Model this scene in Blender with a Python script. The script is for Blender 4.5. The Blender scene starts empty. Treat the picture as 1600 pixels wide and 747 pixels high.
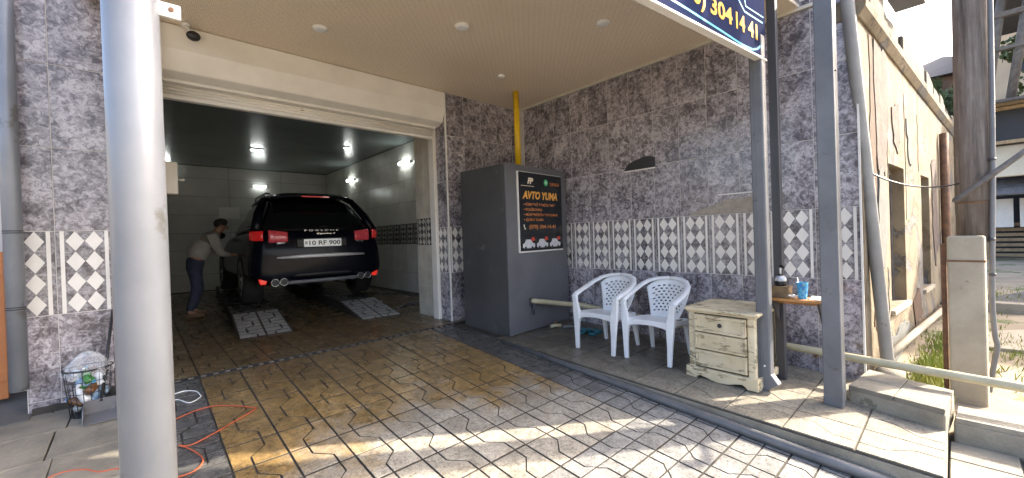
import bpy, bmesh, math, random
from mathutils import Vector, Matrix, Euler
random.seed(7)
R = math.radians
scene = bpy.context.scene
COL = scene.collection

# ------------------------------------------------------------------ camera, sky, sun, exposure
CAM_H = 1.469
yaw, pitch, roll = R(42.505), R(-0.423), R(-1.936)
fw = Vector((math.sin(yaw) * math.cos(pitch), math.cos(yaw) * math.cos(pitch), math.sin(pitch)))
rt = Vector((math.cos(yaw), -math.sin(yaw), 0)); up = rt.cross(fw)
rt2 = rt * math.cos(roll) + up * math.sin(roll); up2 = up * math.cos(roll) - rt * math.sin(roll)
cd = bpy.data.cameras.new('camera'); cam = bpy.data.objects.new('camera', cd); COL.objects.link(cam)
cd.sensor_fit = 'HORIZONTAL'; cd.sensor_width = 36; cd.lens = 633.38 / 1600 * 36
cd.clip_start = 0.02; cd.clip_end = 1000
cam.matrix_world = Matrix((( rt2.x, up2.x, -fw.x, 0), (rt2.y, up2.y, -fw.y, 0), (rt2.z, up2.z, -fw.z, CAM_H), (0, 0, 0, 1)))
scene.camera = cam

SUN_EL, SUN_AZ = R(34.0), math.atan2(0.854, -0.52)          # azimuth measured from +Y towards +X
world = bpy.data.worlds.new("World"); scene.world = world; world.use_nodes = True
wn = world.node_tree.nodes; bg = wn['Background']
sky = wn.new('ShaderNodeTexSky'); sky.sky_type = 'NISHITA'; sky.sun_disc = False
sky.sun_elevation = SUN_EL; sky.sun_rotation = SUN_AZ; sky.dust_density = 5.0; sky.air_density = 0.8; sky.ozone_density = 0.3
world.node_tree.links.new(sky.outputs[0], bg.inputs[0]); bg.inputs[1].default_value = 0.15
sd = bpy.data.lights.new('sun', 'SUN'); so = bpy.data.objects.new('sun', sd); COL.objects.link(so)
sd.energy = 2.8; sd.angle = R(0.53); sd.color = (1.0, 0.90, 0.74)
sdir = Vector((math.sin(SUN_AZ) * math.cos(SUN_EL), math.cos(SUN_AZ) * math.cos(SUN_EL), math.sin(SUN_EL)))
so.rotation_euler = sdir.to_track_quat('Z', 'Y').to_euler(); so.location = sdir * 30
scene.view_settings.view_transform = 'Standard'; scene.view_settings.look = 'None'
scene.view_settings.exposure = 2.55; scene.view_settings.gamma = 1
scene.cycles.max_bounces = 10; scene.cycles.diffuse_bounces = 6; scene.cycles.use_denoising = True

# ------------------------------------------------------------------ materials
def nodes(name):
    m = bpy.data.materials.new(name); m.use_nodes = True
    nt = m.node_tree; b = nt.nodes['Principled BSDF']
    return m, nt, b
def L(nt, a, b): nt.links.new(a, b)
def nd(nt, t, **kw):
    n = nt.nodes.new(t)
    for k, v in kw.items(): setattr(n, k, v)
    return n
def val(nt, op, a, b=None, c=None):
    n = nd(nt, 'ShaderNodeMath', operation=op)
    for i, x in enumerate((a, b, c)):
        if x is None: continue
        if isinstance(x, (int, float)): n.inputs[i].default_value = x
        else: L(nt, x, n.inputs[i])
    return n.outputs[0]
def ramp(nt, f, stops):
    n = nd(nt, 'ShaderNodeValToRGB'); cr = n.color_ramp
    while len(cr.elements) < len(stops): cr.elements.new(0.5)
    for e, (p, c) in zip(cr.elements, stops):
        e.position = p; e.color = (*c, 1) if not isinstance(c, (int, float)) else (c, c, c, 1)
    L(nt, f, n.inputs[0]); return n.outputs[0]
def noise(nt, vec, scale, detail=6, rough=0.55, dist=0.0):
    n = nd(nt, 'ShaderNodeTexNoise'); n.inputs['Scale'].default_value = scale; n.inputs['Detail'].default_value = detail
    n.inputs['Roughness'].default_value = rough; n.inputs['Distortion'].default_value = dist
    L(nt, vec, n.inputs['Vector']); return n.outputs[0]
def mixc(nt, f, a, b, bt='MIX'):
    n = nd(nt, 'ShaderNodeMix', data_type='RGBA', blend_type=bt)
    if isinstance(f, (int, float)): n.inputs[0].default_value = f
    else: L(nt, f, n.inputs[0])
    for i, x in ((6, a), (7, b)):
        if isinstance(x, tuple): n.inputs[i].default_value = (*x, 1)
        else: L(nt, x, n.inputs[i])
    return n.outputs[2]
def pos(nt): return nd(nt, 'ShaderNodeNewGeometry').outputs['Position']
def objc(nt): return nd(nt, 'ShaderNodeTexCoord').outputs['Object']
def orand(nt): return nd(nt, 'ShaderNodeObjectInfo').outputs['Random']
def bump(nt, b, h, strength=0.3, dist=0.01):
    n = nd(nt, 'ShaderNodeBump'); n.inputs['Strength'].default_value = strength; n.inputs['Distance'].default_value = dist
    L(nt, h, n.inputs['Height']); L(nt, n.outputs[0], b.inputs['Normal'])

def MAT(name, c1, c2=None, scale=6.0, rough=0.5, metal=0.0, bmp=0.0, bscale=60, vec='pos', rvar=0.0, lo=0.35, hi=0.65, spots=None, sscale=20, sthr=0.62, emit=None, estr=0, spec=0.5, coat=0, dist=0.0):
    m, nt, b = nodes(name)
    v = pos(nt) if vec == 'pos' else objc(nt)
    if c2 is None: c2 = tuple(x * 0.86 for x in c1)
    f = noise(nt, v, scale, 7, 0.6, dist)
    c = ramp(nt, f, [(lo, c2), (hi, c1)])
    if spots:
        s = noise(nt, v, sscale, 8, 0.65)
        c = mixc(nt, ramp(nt, s, [(sthr, 0.0), (sthr + 0.05, 1.0)]), c, spots)
    if rvar:
        h = nd(nt, 'ShaderNodeHueSaturation'); L(nt, c, h.inputs['Color'])
        L(nt, val(nt, 'ADD', val(nt, 'MULTIPLY', orand(nt), rvar), 1 - rvar / 2), h.inputs['Value']); c = h.outputs[0]
    L(nt, c, b.inputs['Base Color'])
    b.inputs['Roughness'].default_value = rough; b.inputs['Metallic'].default_value = metal
    b.inputs['Specular IOR Level'].default_value = spec
    if coat: b.inputs['Coat Weight'].default_value = coat; b.inputs['Coat Roughness'].default_value = 0.04
    if bmp: bump(nt, b, noise(nt, v, bscale, 6, 0.6), bmp, 0.01)
    if emit: b.inputs['Emission Color'].default_value = (*emit, 1); b.inputs['Emission Strength'].default_value = estr
    return m

def marble(name, dark, mid, light, decor=False, cream=(0.66, 0.62, 0.56), rough=0.22):
    m, nt, b = nodes(name)
    v = nd(nt, 'ShaderNodeVectorMath', operation='ADD'); L(nt, pos(nt), v.inputs[0])
    r = orand(nt); cmb = nd(nt, 'ShaderNodeCombineXYZ'); L(nt, val(nt, 'MULTIPLY', r, 40.0), cmb.inputs[0]); L(nt, val(nt, 'MULTIPLY', r, 17.0), cmb.inputs[2])
    L(nt, cmb.outputs[0], v.inputs[1]); v = v.outputs[0]
    f1 = noise(nt, v, 24.0, 8, 0.70, 0.8); f2 = noise(nt, v, 5.0, 4, 0.55, 0.5)
    f = val(nt, 'ADD', val(nt, 'MULTIPLY', f1, 0.66), val(nt, 'MULTIPLY', f2, 0.34))
    c = ramp(nt, f, [(0.41, dark), (0.495, mid), (0.58, light)])
    fs = noise(nt, v, 48.0, 6, 0.7, 0.6)
    c = mixc(nt, ramp(nt, fs, [(0.56, 0.0), (0.64, 0.75)]), c, dark)
    if decor:
        uv = nd(nt, 'ShaderNodeSeparateXYZ'); L(nt, nd(nt, 'ShaderNodeTexCoord').outputs['UV'], uv.inputs[0]); u, w = uv.outputs[0], uv.outputs[1]
        du = val(nt, 'ABSOLUTE', val(nt, 'SUBTRACT', u, 0.5))
        a = val(nt, 'DIVIDE', val(nt, 'ABSOLUTE', val(nt, 'SUBTRACT', du, 0.166)), 0.161)
        bq = val(nt, 'DIVIDE', val(nt, 'ABSOLUTE', val(nt, 'SUBTRACT', val(nt, 'FRACT', val(nt, 'MULTIPLY', w, 4.0)), 0.5)), 0.485)
        dia = val(nt, 'LESS_THAN', val(nt, 'ADD', a, bq), 1.0)
        bar = val(nt, 'LESS_THAN', val(nt, 'ABSOLUTE', val(nt, 'SUBTRACT', du, 0.388)), 0.036)
        k = val(nt, 'MAXIMUM', dia, bar)
        c = mixc(nt, k, c, ramp(nt, noise(nt, v, 9.0, 4), [(0.3, tuple(x * 0.9 for x in cream)), (0.7, cream)]))
    hs = nd(nt, 'ShaderNodeHueSaturation'); L(nt, c, hs.inputs['Color']); L(nt, val(nt, 'ADD', val(nt, 'MULTIPLY', r, 0.26), 0.90), hs.inputs['Value']); c = hs.outputs[0]
    L(nt, c, b.inputs['Base Color']); b.inputs['Roughness'].default_value = rough
    bump(nt, b, f2, 0.06, 0.01)
    return m

def paver(name, a, bcol, speck, wetcol=None, rough=0.6, dampcol=(0.075, 0.046, 0.02)):
    """cast terrazzo paver; wetcol = colour of the rust-brown wet film that lies on the rear half"""
    m, nt, b = nodes(name); p = pos(nt)
    f = noise(nt, p, 7.0, 6, 0.6); c = ramp(nt, f, [(0.35, a), (0.68, bcol)])
    s = noise(nt, p, 85.0, 4, 0.7)
    c = mixc(nt, ramp(nt, s, [(0.50, 0.0), (0.66, 0.8)]), c, speck)
    s2 = noise(nt, p, 95.0, 2, 0.5)
    c = mixc(nt, ramp(nt, s2, [(0.62, 0.0), (0.72, 0.5)]), c, tuple(min(1, x * 1.7) for x in bcol))
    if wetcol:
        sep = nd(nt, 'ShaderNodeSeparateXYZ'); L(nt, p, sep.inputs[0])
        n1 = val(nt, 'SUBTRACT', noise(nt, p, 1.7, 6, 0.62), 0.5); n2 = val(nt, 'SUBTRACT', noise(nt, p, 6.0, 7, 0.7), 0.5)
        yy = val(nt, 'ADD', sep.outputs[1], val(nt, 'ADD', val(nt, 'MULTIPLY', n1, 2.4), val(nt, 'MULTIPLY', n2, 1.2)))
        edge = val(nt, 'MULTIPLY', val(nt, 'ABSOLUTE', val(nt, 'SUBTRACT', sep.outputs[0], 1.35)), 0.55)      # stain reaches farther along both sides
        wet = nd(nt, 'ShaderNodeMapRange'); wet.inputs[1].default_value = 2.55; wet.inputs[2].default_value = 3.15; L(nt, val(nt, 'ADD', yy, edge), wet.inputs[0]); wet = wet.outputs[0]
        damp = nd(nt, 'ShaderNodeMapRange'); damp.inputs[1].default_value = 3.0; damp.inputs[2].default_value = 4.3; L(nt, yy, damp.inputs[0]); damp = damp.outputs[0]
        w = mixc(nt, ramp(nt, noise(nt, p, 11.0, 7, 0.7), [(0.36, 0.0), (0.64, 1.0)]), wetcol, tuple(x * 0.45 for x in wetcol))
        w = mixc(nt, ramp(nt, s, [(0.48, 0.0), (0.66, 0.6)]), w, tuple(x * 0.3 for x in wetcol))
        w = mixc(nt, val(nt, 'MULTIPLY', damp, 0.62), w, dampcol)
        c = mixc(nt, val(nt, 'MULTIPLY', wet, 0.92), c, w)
        rr = val(nt, 'SUBTRACT', rough, val(nt, 'MULTIPLY', wet, val(nt, 'ADD', val(nt, 'MULTIPLY', noise(nt, p, 4.0, 4), 0.55), 0.06)))
        L(nt, rr, b.inputs['Roughness'])
    else:
        L(nt, ramp(nt, noise(nt, p, 2.5, 4), [(0.35, 0.28), (0.6, rough)]), b.inputs['Roughness'])
    mot = noise(nt, p, 34.0, 9, 0.78)
    h = nd(nt, 'ShaderNodeHueSaturation'); L(nt, c, h.inputs['Color'])
    mv = ramp(nt, mot, [(0.36, 0.42), (0.50, 0.92), (0.64, 1.0)])
    L(nt, val(nt, 'MULTIPLY', mv, val(nt, 'ADD', val(nt, 'MULTIPLY', orand(nt), 0.26), 0.92)), h.inputs['Value'])
    L(nt, h.outputs[0], b.inputs['Base Color'])
    bump(nt, b, s, 0.18, 0.004)
    return m

M = {}
M['marble'] = marble('grey_marble_tile', (0.082, 0.072, 0.081), (0.235, 0.215, 0.233), (0.45, 0.42, 0.445))
M['decor'] = marble('diamond_tile', (0.075, 0.068, 0.075), (0.20, 0.187, 0.197), (0.36, 0.34, 0.352), True, (0.72, 0.69, 0.64))
M['decor_dark'] = marble('dark_diamond_tile', (0.03, 0.03, 0.03), (0.06, 0.058, 0.055), (0.12, 0.115, 0.11), True, (0.42, 0.40, 0.34))
M['grout'] = MAT('grout', (0.62, 0.59, 0.56), (0.48, 0.46, 0.44), 12, 0.9)
M['cream_tile'] = MAT('cream_tile', (0.56, 0.53, 0.45), (0.44, 0.41, 0.34), 5, 0.25, rvar=0.08)
M['white_tile'] = MAT('white_tile', (0.76, 0.75, 0.70), (0.66, 0.65, 0.61), 4, 0.22, rvar=0.1)
M['orange'] = paver('orange_paver', (0.26, 0.236, 0.195), (0.42, 0.385, 0.325), (0.13, 0.115, 0.09), (0.36, 0.225, 0.078))
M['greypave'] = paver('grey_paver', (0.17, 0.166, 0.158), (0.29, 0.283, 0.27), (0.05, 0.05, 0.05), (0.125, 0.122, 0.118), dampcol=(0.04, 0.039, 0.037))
M['palepave'] = paver('pale_ramp_paver', (0.30, 0.30, 0.29), (0.46, 0.46, 0.44), (0.12, 0.12, 0.12))
M['bed'] = MAT('slab_mortar', (0.10, 0.088, 0.068), (0.06, 0.053, 0.042), 12, 0.9)
M['platform_stone'] = paver('platform_stone', (0.20, 0.176, 0.135), (0.30, 0.268, 0.21), (0.15, 0.13, 0.10), (0.19, 0.165, 0.13), dampcol=(0.085, 0.073, 0.055), rough=0.7)
M['stone'] = MAT('pavement_stone', (0.29, 0.258, 0.20), (0.17, 0.154, 0.125), 4, 0.75, bmp=0.6, bscale=40, rvar=0.30, spots=(0.16, 0.142, 0.11), sscale=10, sthr=0.60)
M['joint'] = MAT('joint_dirt', (0.055, 0.046, 0.036), (0.028, 0.024, 0.02), 20, 0.75)
M['concrete'] = MAT('concrete', (0.34, 0.305, 0.24), (0.21, 0.185, 0.14), 4, 0.88, bmp=0.7, bscale=45, spots=(0.16, 0.145, 0.10), sscale=8, sthr=0.60)
M['pale_concrete'] = MAT('pale_concrete', (0.40, 0.355, 0.275), (0.29, 0.255, 0.195), 3, 0.9, bmp=0.45, bscale=60, spots=(0.21, 0.19, 0.16), sscale=26, sthr=0.66)
M['earth'] = MAT('dry_earth', (0.34, 0.28, 0.20), (0.20, 0.165, 0.115), 1.3, 0.95, bmp=0.6, bscale=9, spots=(0.11, 0.13, 0.05), sscale=1.7, sthr=0.55)
M['asphalt'] = MAT('asphalt', (0.11, 0.108, 0.10), (0.07, 0.07, 0.068), 3, 0.85, bmp=0.3, bscale=90)
M['white_metal'] = MAT('white_painted_metal', (0.74, 0.71, 0.655), (0.66, 0.63, 0.57), 3, 0.38, spots=(0.40, 0.34, 0.25), sscale=7, sthr=0.68)
M['white_trim'] = MAT('white_trim', (0.74, 0.72, 0.68), None, 5, 0.4)
M['silver'] = MAT('silver_paint', (0.225, 0.24, 0.268), (0.17, 0.183, 0.208), 2.2, 0.34, metal=0.1, bmp=0.16, bscale=14, spots=(0.13, 0.13, 0.125), sscale=4.5, sthr=0.61)
M['steel_grey'] = MAT('grey_steel_paint', (0.15, 0.155, 0.168), (0.105, 0.11, 0.12), 3, 0.36, bmp=0.12, bscale=20, spots=(0.085, 0.085, 0.088), sscale=9, sthr=0.63)
M['steel_dark'] = MAT('dark_steel_paint', (0.055, 0.055, 0.062), None, 4, 0.4)
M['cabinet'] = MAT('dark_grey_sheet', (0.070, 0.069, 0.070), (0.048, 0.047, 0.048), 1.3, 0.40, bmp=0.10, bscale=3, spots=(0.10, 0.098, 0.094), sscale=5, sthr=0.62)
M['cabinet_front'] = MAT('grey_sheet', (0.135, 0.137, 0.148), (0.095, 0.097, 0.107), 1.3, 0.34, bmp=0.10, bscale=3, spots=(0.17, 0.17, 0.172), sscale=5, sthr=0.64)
M['yellow'] = MAT('yellow_paint', (0.72, 0.47, 0.012), (0.62, 0.39, 0.01), 6, 0.35)
M['beige_pipe'] = MAT('beige_paint', (0.47, 0.42, 0.28), (0.38, 0.34, 0.22), 6, 0.45, spots=(0.25, 0.2, 0.12), sscale=12, sthr=0.68)
M['chair'] = MAT('white_plastic', (0.74, 0.755, 0.77), (0.68, 0.69, 0.70), 5, 0.36, vec='obj')
M['black_plastic'] = MAT('black_plastic', (0.016, 0.016, 0.018), None, 5, 0.4)
M['black_pipe'] = MAT('black_hose', (0.085, 0.086, 0.092), (0.13, 0.13, 0.13), 8, 0.38, bmp=0.2, bscale=25)
M['lamp_white'] = MAT('lamp_plastic', (0.80, 0.78, 0.74), None, 5, 0.4)
M['dark_ceiling'] = MAT('dark_pvc_ceiling', (0.20, 0.235, 0.225), (0.16, 0.19, 0.18), 0.8, 0.22, bmp=0.04, bscale=2)
M['garage_wall'] = MAT('garage_panel', (0.55, 0.55, 0.52), (0.45, 0.45, 0.43), 1.5, 0.4, rvar=0.1)
M['led'] = MAT('led_tube', (0.9, 0.95, 0.95), None, 5, 0.4, emit=(0.95, 1.0, 0.96), estr=5.0)
M['led_strong'] = M['led']
M['wood'] = MAT('orange_wood', (0.50, 0.24, 0.075), (0.34, 0.15, 0.045), 5, 0.4, dist=2.0)
M['brown_box'] = MAT('brown_box', (0.25, 0.17, 0.08), (0.16, 0.10, 0.05), 12, 0.6)
M['paper'] = MAT('paper', (0.78, 0.78, 0.76), None, 5, 0.7)
M['cup_blue'] = MAT('printed_cup', (0.04, 0.22, 0.52), (0.09, 0.42, 0.66), 38, 0.35, vec='obj', lo=0.45, hi=0.55, spots=(0.50, 0.62, 0.18), sscale=26, sthr=0.60)
M['cup_white'] = MAT('cup_white', (0.75, 0.8, 0.82), None, 5, 0.4)
M['orange_cord'] = MAT('orange_cord', (0.42, 0.085, 0.03), None, 5, 0.5)
M['white_cable'] = MAT('white_cable', (0.75, 0.76, 0.76), None, 5, 0.45)
M['rust'] = MAT('rusty_steel', (0.20, 0.10, 0.05), (0.10, 0.055, 0.035), 14, 0.8, bmp=0.4)
M['pole_wood'] = None
M['grass'] = MAT('grass_blade', (0.17, 0.23, 0.035), (0.28, 0.27, 0.07), 5, 0.7)
M['leaf'] = MAT('foliage', (0.075, 0.105, 0.03), (0.04, 0.062, 0.018), 1.2, 0.7, vec='pos')
M['bark'] = MAT('bark', (0.10, 0.075, 0.05), (0.06, 0.045, 0.03), 12, 0.9)
M['roof_dark'] = MAT('dark_roof', (0.06, 0.06, 0.075), (0.045, 0.045, 0.055), 2, 0.7)
M['brickish'] = MAT('reddish_wall', (0.26, 0.17, 0.125), (0.19, 0.12, 0.09), 2, 0.85)
M['tarp'] = MAT('beige_sheet', (0.62, 0.52, 0.36), (0.50, 0.40, 0.27), 1.2, 0.8)
M['timber'] = MAT('grey_timber', (0.16, 0.145, 0.135), (0.09, 0.082, 0.078), 4, 0.85, dist=2.0, bmp=0.3, bscale=20)
M['timber_pale'] = MAT('pale_timber', (0.40, 0.30, 0.18), (0.26, 0.19, 0.12), 4, 0.85, dist=2.0)
M['peach'] = MAT('peach_wall', (0.62, 0.46, 0.30), (0.5, 0.37, 0.25), 1.0, 0.9)
M['dark_void'] = MAT('dark_interior', (0.028, 0.032, 0.042), None, 2, 0.6)
M['window_brown'] = MAT('window_boarding', (0.20, 0.155, 0.105), (0.13, 0.10, 0.07), 3, 0.7, dist=1.5, bmp=0.3, bscale=12)
M['sand_mortar'] = MAT('sand_mortar', (0.38, 0.33, 0.27), (0.27, 0.235, 0.195), 14, 0.95, bmp=0.6, bscale=60)
M['drain_grey'] = MAT('drain_grey', (0.27, 0.265, 0.25), (0.20, 0.195, 0.185), 4, 0.5, spots=(0.14, 0.13, 0.115), sscale=9, sthr=0.66)
M['brown_stain'] = MAT('brown_plaster', (0.105, 0.058, 0.033), (0.06, 0.036, 0.024), 9, 0.95, bmp=0.5, bscale=40)
M['peeled'] = MAT('peeled_plaster', (0.125, 0.098, 0.086), (0.075, 0.055, 0.048), 8, 0.95, bmp=0.8, bscale=30, spots=(0.10, 0.07, 0.055), sscale=14, sthr=0.60)
M['bare_render'] = MAT('bare_render', (0.135, 0.138, 0.130), (0.10, 0.102, 0.096), 7, 0.95, bmp=0.6, bscale=40)
M['weathered'] = MAT('weathered_stone', (0.15, 0.135, 0.11), (0.085, 0.078, 0.066), 7, 0.95, bmp=0.8, bscale=30, spots=(0.05, 0.045, 0.038), sscale=12, sthr=0.6)
M['dirt'] = MAT('mortar_rubble', (0.27, 0.22, 0.165), (0.17, 0.14, 0.105), 16, 0.95, bmp=0.8, bscale=60)
# car, person
M['car_paint'] = MAT('car_black_paint', (0.004, 0.005, 0.010), None, 3, 0.22, coat=0.05, spec=0.13)
M['car_glass'] = MAT('car_glass', (0.006, 0.007, 0.008), None, 3, 0.04, spec=0.6)
M['car_plastic'] = MAT('car_trim_plastic', (0.012, 0.012, 0.013), None, 3, 0.5)
M['chrome'] = MAT('chrome', (0.75, 0.76, 0.78), None, 3, 0.12, metal=1.0)
M['strip'] = MAT('satin_chrome_strip', (0.82, 0.82, 0.84), None, 3, 0.45, metal=0.3)
M['tyre'] = MAT('tyre_rubber', (0.018, 0.018, 0.018), None, 10, 0.8)
M['rim'] = MAT('alloy_rim', (0.35, 0.35, 0.37), None, 5, 0.25, metal=0.9)
M['tail_red'] = MAT('tail_lamp_red', (0.26, 0.005, 0.007), None, 8, 0.12, emit=(1.0, 0.03, 0.03), estr=0.035, coat=1.0)
M['tail_pink'] = MAT('tail_lamp_lens', (0.40, 0.05, 0.06), (0.30, 0.02, 0.03), 30, 0.10, emit=(1.0, 0.12, 0.14), estr=0.018, coat=1.0)
M['reflector'] = MAT('red_reflector', (0.5, 0.01, 0.01), None, 8, 0.2, emit=(1.0, 0.05, 0.03), estr=0.09)
M['plate'] = MAT('plate_white', (0.78, 0.79, 0.79), None, 8, 0.4, emit=(1, 1, 0.98), estr=0.03)
M['ink'] = MAT('black_ink', (0.012, 0.012, 0.014), None, 8, 0.5)
M['skin'] = MAT('skin', (0.34, 0.19, 0.13), (0.28, 0.15, 0.10), 8, 0.5)
M['sweater'] = MAT('grey_knit', (0.36, 0.35, 0.33), (0.28, 0.27, 0.26), 12, 0.9, bmp=0.4, bscale=120)
M['jeans'] = MAT('dark_jeans', (0.035, 0.045, 0.085), (0.022, 0.028, 0.055), 10, 0.85)
M['hair'] = MAT('dark_hair', (0.018, 0.014, 0.012), None, 30, 0.6)
M['shoe'] = MAT('brown_shoe', (0.14, 0.085, 0.05), None, 9, 0.6)
M['slipper'] = MAT('teal_rubber', (0.025, 0.16, 0.22), None, 9, 0.5)
M['sign_red'] = MAT('print_red', (0.5, 0.05, 0.03), None, 9, 0.4)
M['gold_print'] = MAT('gold_print', (0.80, 0.42, 0.09), (0.62, 0.28, 0.05), 40, 0.4)
M['orange_print'] = MAT('orange_print', (0.58, 0.20, 0.05), None, 9, 0.4)
M['pale_print'] = MAT('pale_print', (0.75, 0.66, 0.52), None, 9, 0.4)
M['white_print'] = MAT('white_print', (0.72, 0.73, 0.74), (0.35, 0.37, 0.4), 60, 0.4)
M['green_print'] = MAT('green_print', (0.05, 0.45, 0.16), None, 9, 0.4)
M['yellow_print'] = MAT('yellow_print', (0.55, 0.31, 0.008), (0.48, 0.22, 0.006), 10, 0.5, emit=(1.0, 0.55, 0.01), estr=0.05, spec=0.1)
M['neon_print'] = MAT('cyan_print', (0.04, 0.33, 0.50), None, 9, 0.5, emit=(0.1, 0.6, 1.0), estr=0.03, spec=0.1)
M['poster'] = MAT('poster_black', (0.012, 0.014, 0.018), None, 9, 0.16)
M['banner'] = MAT('banner_navy', (0.022, 0.030, 0.075), (0.040, 0.042, 0.075), 1.4, 0.5, spec=0.0)
M['cyan_bottle'] = MAT('clear_blue_bottle', (0.20, 0.35, 0.55), (0.35, 0.45, 0.55), 30, 0.15, vec='obj')
M['green_bottle'] = MAT('green_bottle', (0.06, 0.22, 0.05), None, 9, 0.2)
M['white_bottle'] = MAT('white_bottle', (0.62, 0.64, 0.66), None, 9, 0.3)
M['brown_bottle'] = MAT('brown_bottle', (0.13, 0.06, 0.025), None, 9, 0.2)
M['wire_black'] = MAT('basket_wire', (0.015, 0.016, 0.02), None, 9, 0.45)
M['orange_panel'] = MAT('orange_panel', (0.48, 0.17, 0.05), None, 4, 0.5)

def special():
    # canopy soffit: woven beige PVC panels
    m, nt, b = nodes('woven_beige_soffit'); p = pos(nt)
    sp = nd(nt, 'ShaderNodeSeparateXYZ'); L(nt, p, sp.inputs[0])
    q = 30.0
    fx = val(nt, 'FLOOR', val(nt, 'MULTIPLY', sp.outputs[0], q)); fy = val(nt, 'FLOOR', val(nt, 'MULTIPLY', sp.outputs[1], q))
    ck = val(nt, 'MODULO', val(nt, 'ADD', val(nt, 'ABSOLUTE', fx), val(nt, 'ABSOLUTE', fy)), 2.0)
    wx = val(nt, 'ABSOLUTE', val(nt, 'SINE', val(nt, 'MULTIPLY', sp.outputs[0], q * 9.42))); wy = val(nt, 'ABSOLUTE', val(nt, 'SINE', val(nt, 'MULTIPLY', sp.outputs[1], q * 9.42)))
    w = val(nt, 'ADD', val(nt, 'MULTIPLY', wx, ck), val(nt, 'MULTIPLY', wy, val(nt, 'SUBTRACT', 1.0, ck)))
    w = val(nt, 'ADD', val(nt, 'MULTIPLY', w, 0.5), val(nt, 'MULTIPLY', noise(nt, p, 42, 6, 0.7), 0.62))
    c = ramp(nt, w, [(0.30, (0.34, 0.25, 0.155)), (0.55, (0.67, 0.56, 0.42)), (0.72, (0.86, 0.75, 0.60))])
    c = mixc(nt, ramp(nt, noise(nt, p, 1.3, 5), [(0.4, 0.0), (0.7, 0.35)]), c, (0.60, 0.50, 0.37))
    # panel joints every 0.25 m
    jx = val(nt, 'ABSOLUTE', val(nt, 'SUBTRACT', val(nt, 'FRACT', val(nt, 'MULTIPLY', sp.outputs[0], 2.0)), 0.5))
    c = mixc(nt, val(nt, 'MULTIPLY', val(nt, 'LESS_THAN', jx, 0.003), 0.18), c, (0.30, 0.23, 0.15))
    L(nt, c, b.inputs['Base Color']); b.inputs['Roughness'].default_value = 0.33
    bump(nt, b, w, 0.25, 0.003); M['soffit'] = m
    # old lime plaster with peeled patches
    m, nt, b = nodes('old_plaster'); p = pos(nt)
    f = noise(nt, p, 2.2, 8, 0.65, 0.6); g = noise(nt, p, 9.0, 8, 0.65); hgt = noise(nt, p, 30.0, 8, 0.7)
    c = ramp(nt, f, [(0.32, (0.09, 0.065, 0.04)), (0.46, (0.19, 0.15, 0.098)), (0.64, (0.24, 0.20, 0.14))])
    peel = ramp(nt, val(nt, 'ADD', val(nt, 'MULTIPLY', noise(nt, p, 1.25, 8, 0.62, 0.8), 0.8), val(nt, 'MULTIPLY', g, 0.2)), [(0.54, 0.0), (0.555, 1.0)])
    c = mixc(nt, peel, c, ramp(nt, g, [(0.35, (0.10, 0.088, 0.08)), (0.6, (0.17, 0.162, 0.152))]))
    rust = ramp(nt, noise(nt, p, 3.1, 8, 0.7, 1.0), [(0.62, 0.0), (0.68, 0.7)])
    c = mixc(nt, rust, c, (0.17, 0.095, 0.06))
    L(nt, c, b.inputs['Base Color']); b.inputs['Roughness'].default_value = 0.93
    h = val(nt, 'SUBTRACT', val(nt, 'MULTIPLY', hgt, 0.5), val(nt, 'MULTIPLY', peel, 0.8))
    bump(nt, b, h, 0.8, 0.03); M['plaster'] = m
    # weathered utility pole
    m, nt, b = nodes('weathered_pole'); p = pos(nt)
    mp = nd(nt, 'ShaderNodeMapping'); mp.inputs['Scale'].default_value = (22, 22, 1.5); L(nt, p, mp.inputs[0])
    f = noise(nt, mp.outputs[0], 1.6, 8, 0.7); g = noise(nt, p, 6, 6)
    c = ramp(nt, f, [(0.32, (0.075, 0.062, 0.055)), (0.55, (0.18, 0.155, 0.14)), (0.75, (0.28, 0.25, 0.235))])
    c = mixc(nt, ramp(nt, g, [(0.5, 0.0), (0.7, 0.6)]), c, (0.12, 0.09, 0.075))
    L(nt, c, b.inputs['Base Color']); b.inputs['Roughness'].default_value = 0.9; bump(nt, b, f, 0.6, 0.02); M['pole_wood'] = m
    # distressed cream furniture paint
    m, nt, b = nodes('distressed_cream_paint'); p = objc(nt)
    mp = nd(nt, 'ShaderNodeMapping'); mp.inputs['Scale'].default_value = (1, 0.25, 1); L(nt, p, mp.inputs[0])
    f = noise(nt, mp.outputs[0], 26, 9, 0.72, 0.4); g = noise(nt, p, 5, 6)
    c = ramp(nt, g, [(0.3, (0.56, 0.455, 0.28)), (0.7, (0.71, 0.615, 0.43))])
    wear = ramp(nt, val(nt, 'ADD', val(nt, 'MULTIPLY', f, 0.7), val(nt, 'MULTIPLY', noise(nt, p, 6.5, 4), 0.3)), [(0.525, 0.0), (0.58, 0.85)])
    c = mixc(nt, wear, c, (0.155, 0.115, 0.055))
    L(nt, c, b.inputs['Base Color']); b.inputs['Roughness'].default_value = 0.6; bump(nt, b, wear, 0.2, 0.003); M['distressed'] = m
    # worn brown recess edge paint for drawer gaps
    M['worn_dark'] = MAT('worn_brown', (0.10, 0.075, 0.035), (0.05, 0.035, 0.02), 20, 0.7)
    # thin clear plastic bag
    m, nt, b = nodes('clear_plastic_bag'); b.inputs['Base Color'].default_value = (0.85, 0.87, 0.9, 1); b.inputs['Roughness'].default_value = 0.25
    b.inputs['Alpha'].default_value = 0.22; M['bag'] = m
special()

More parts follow.
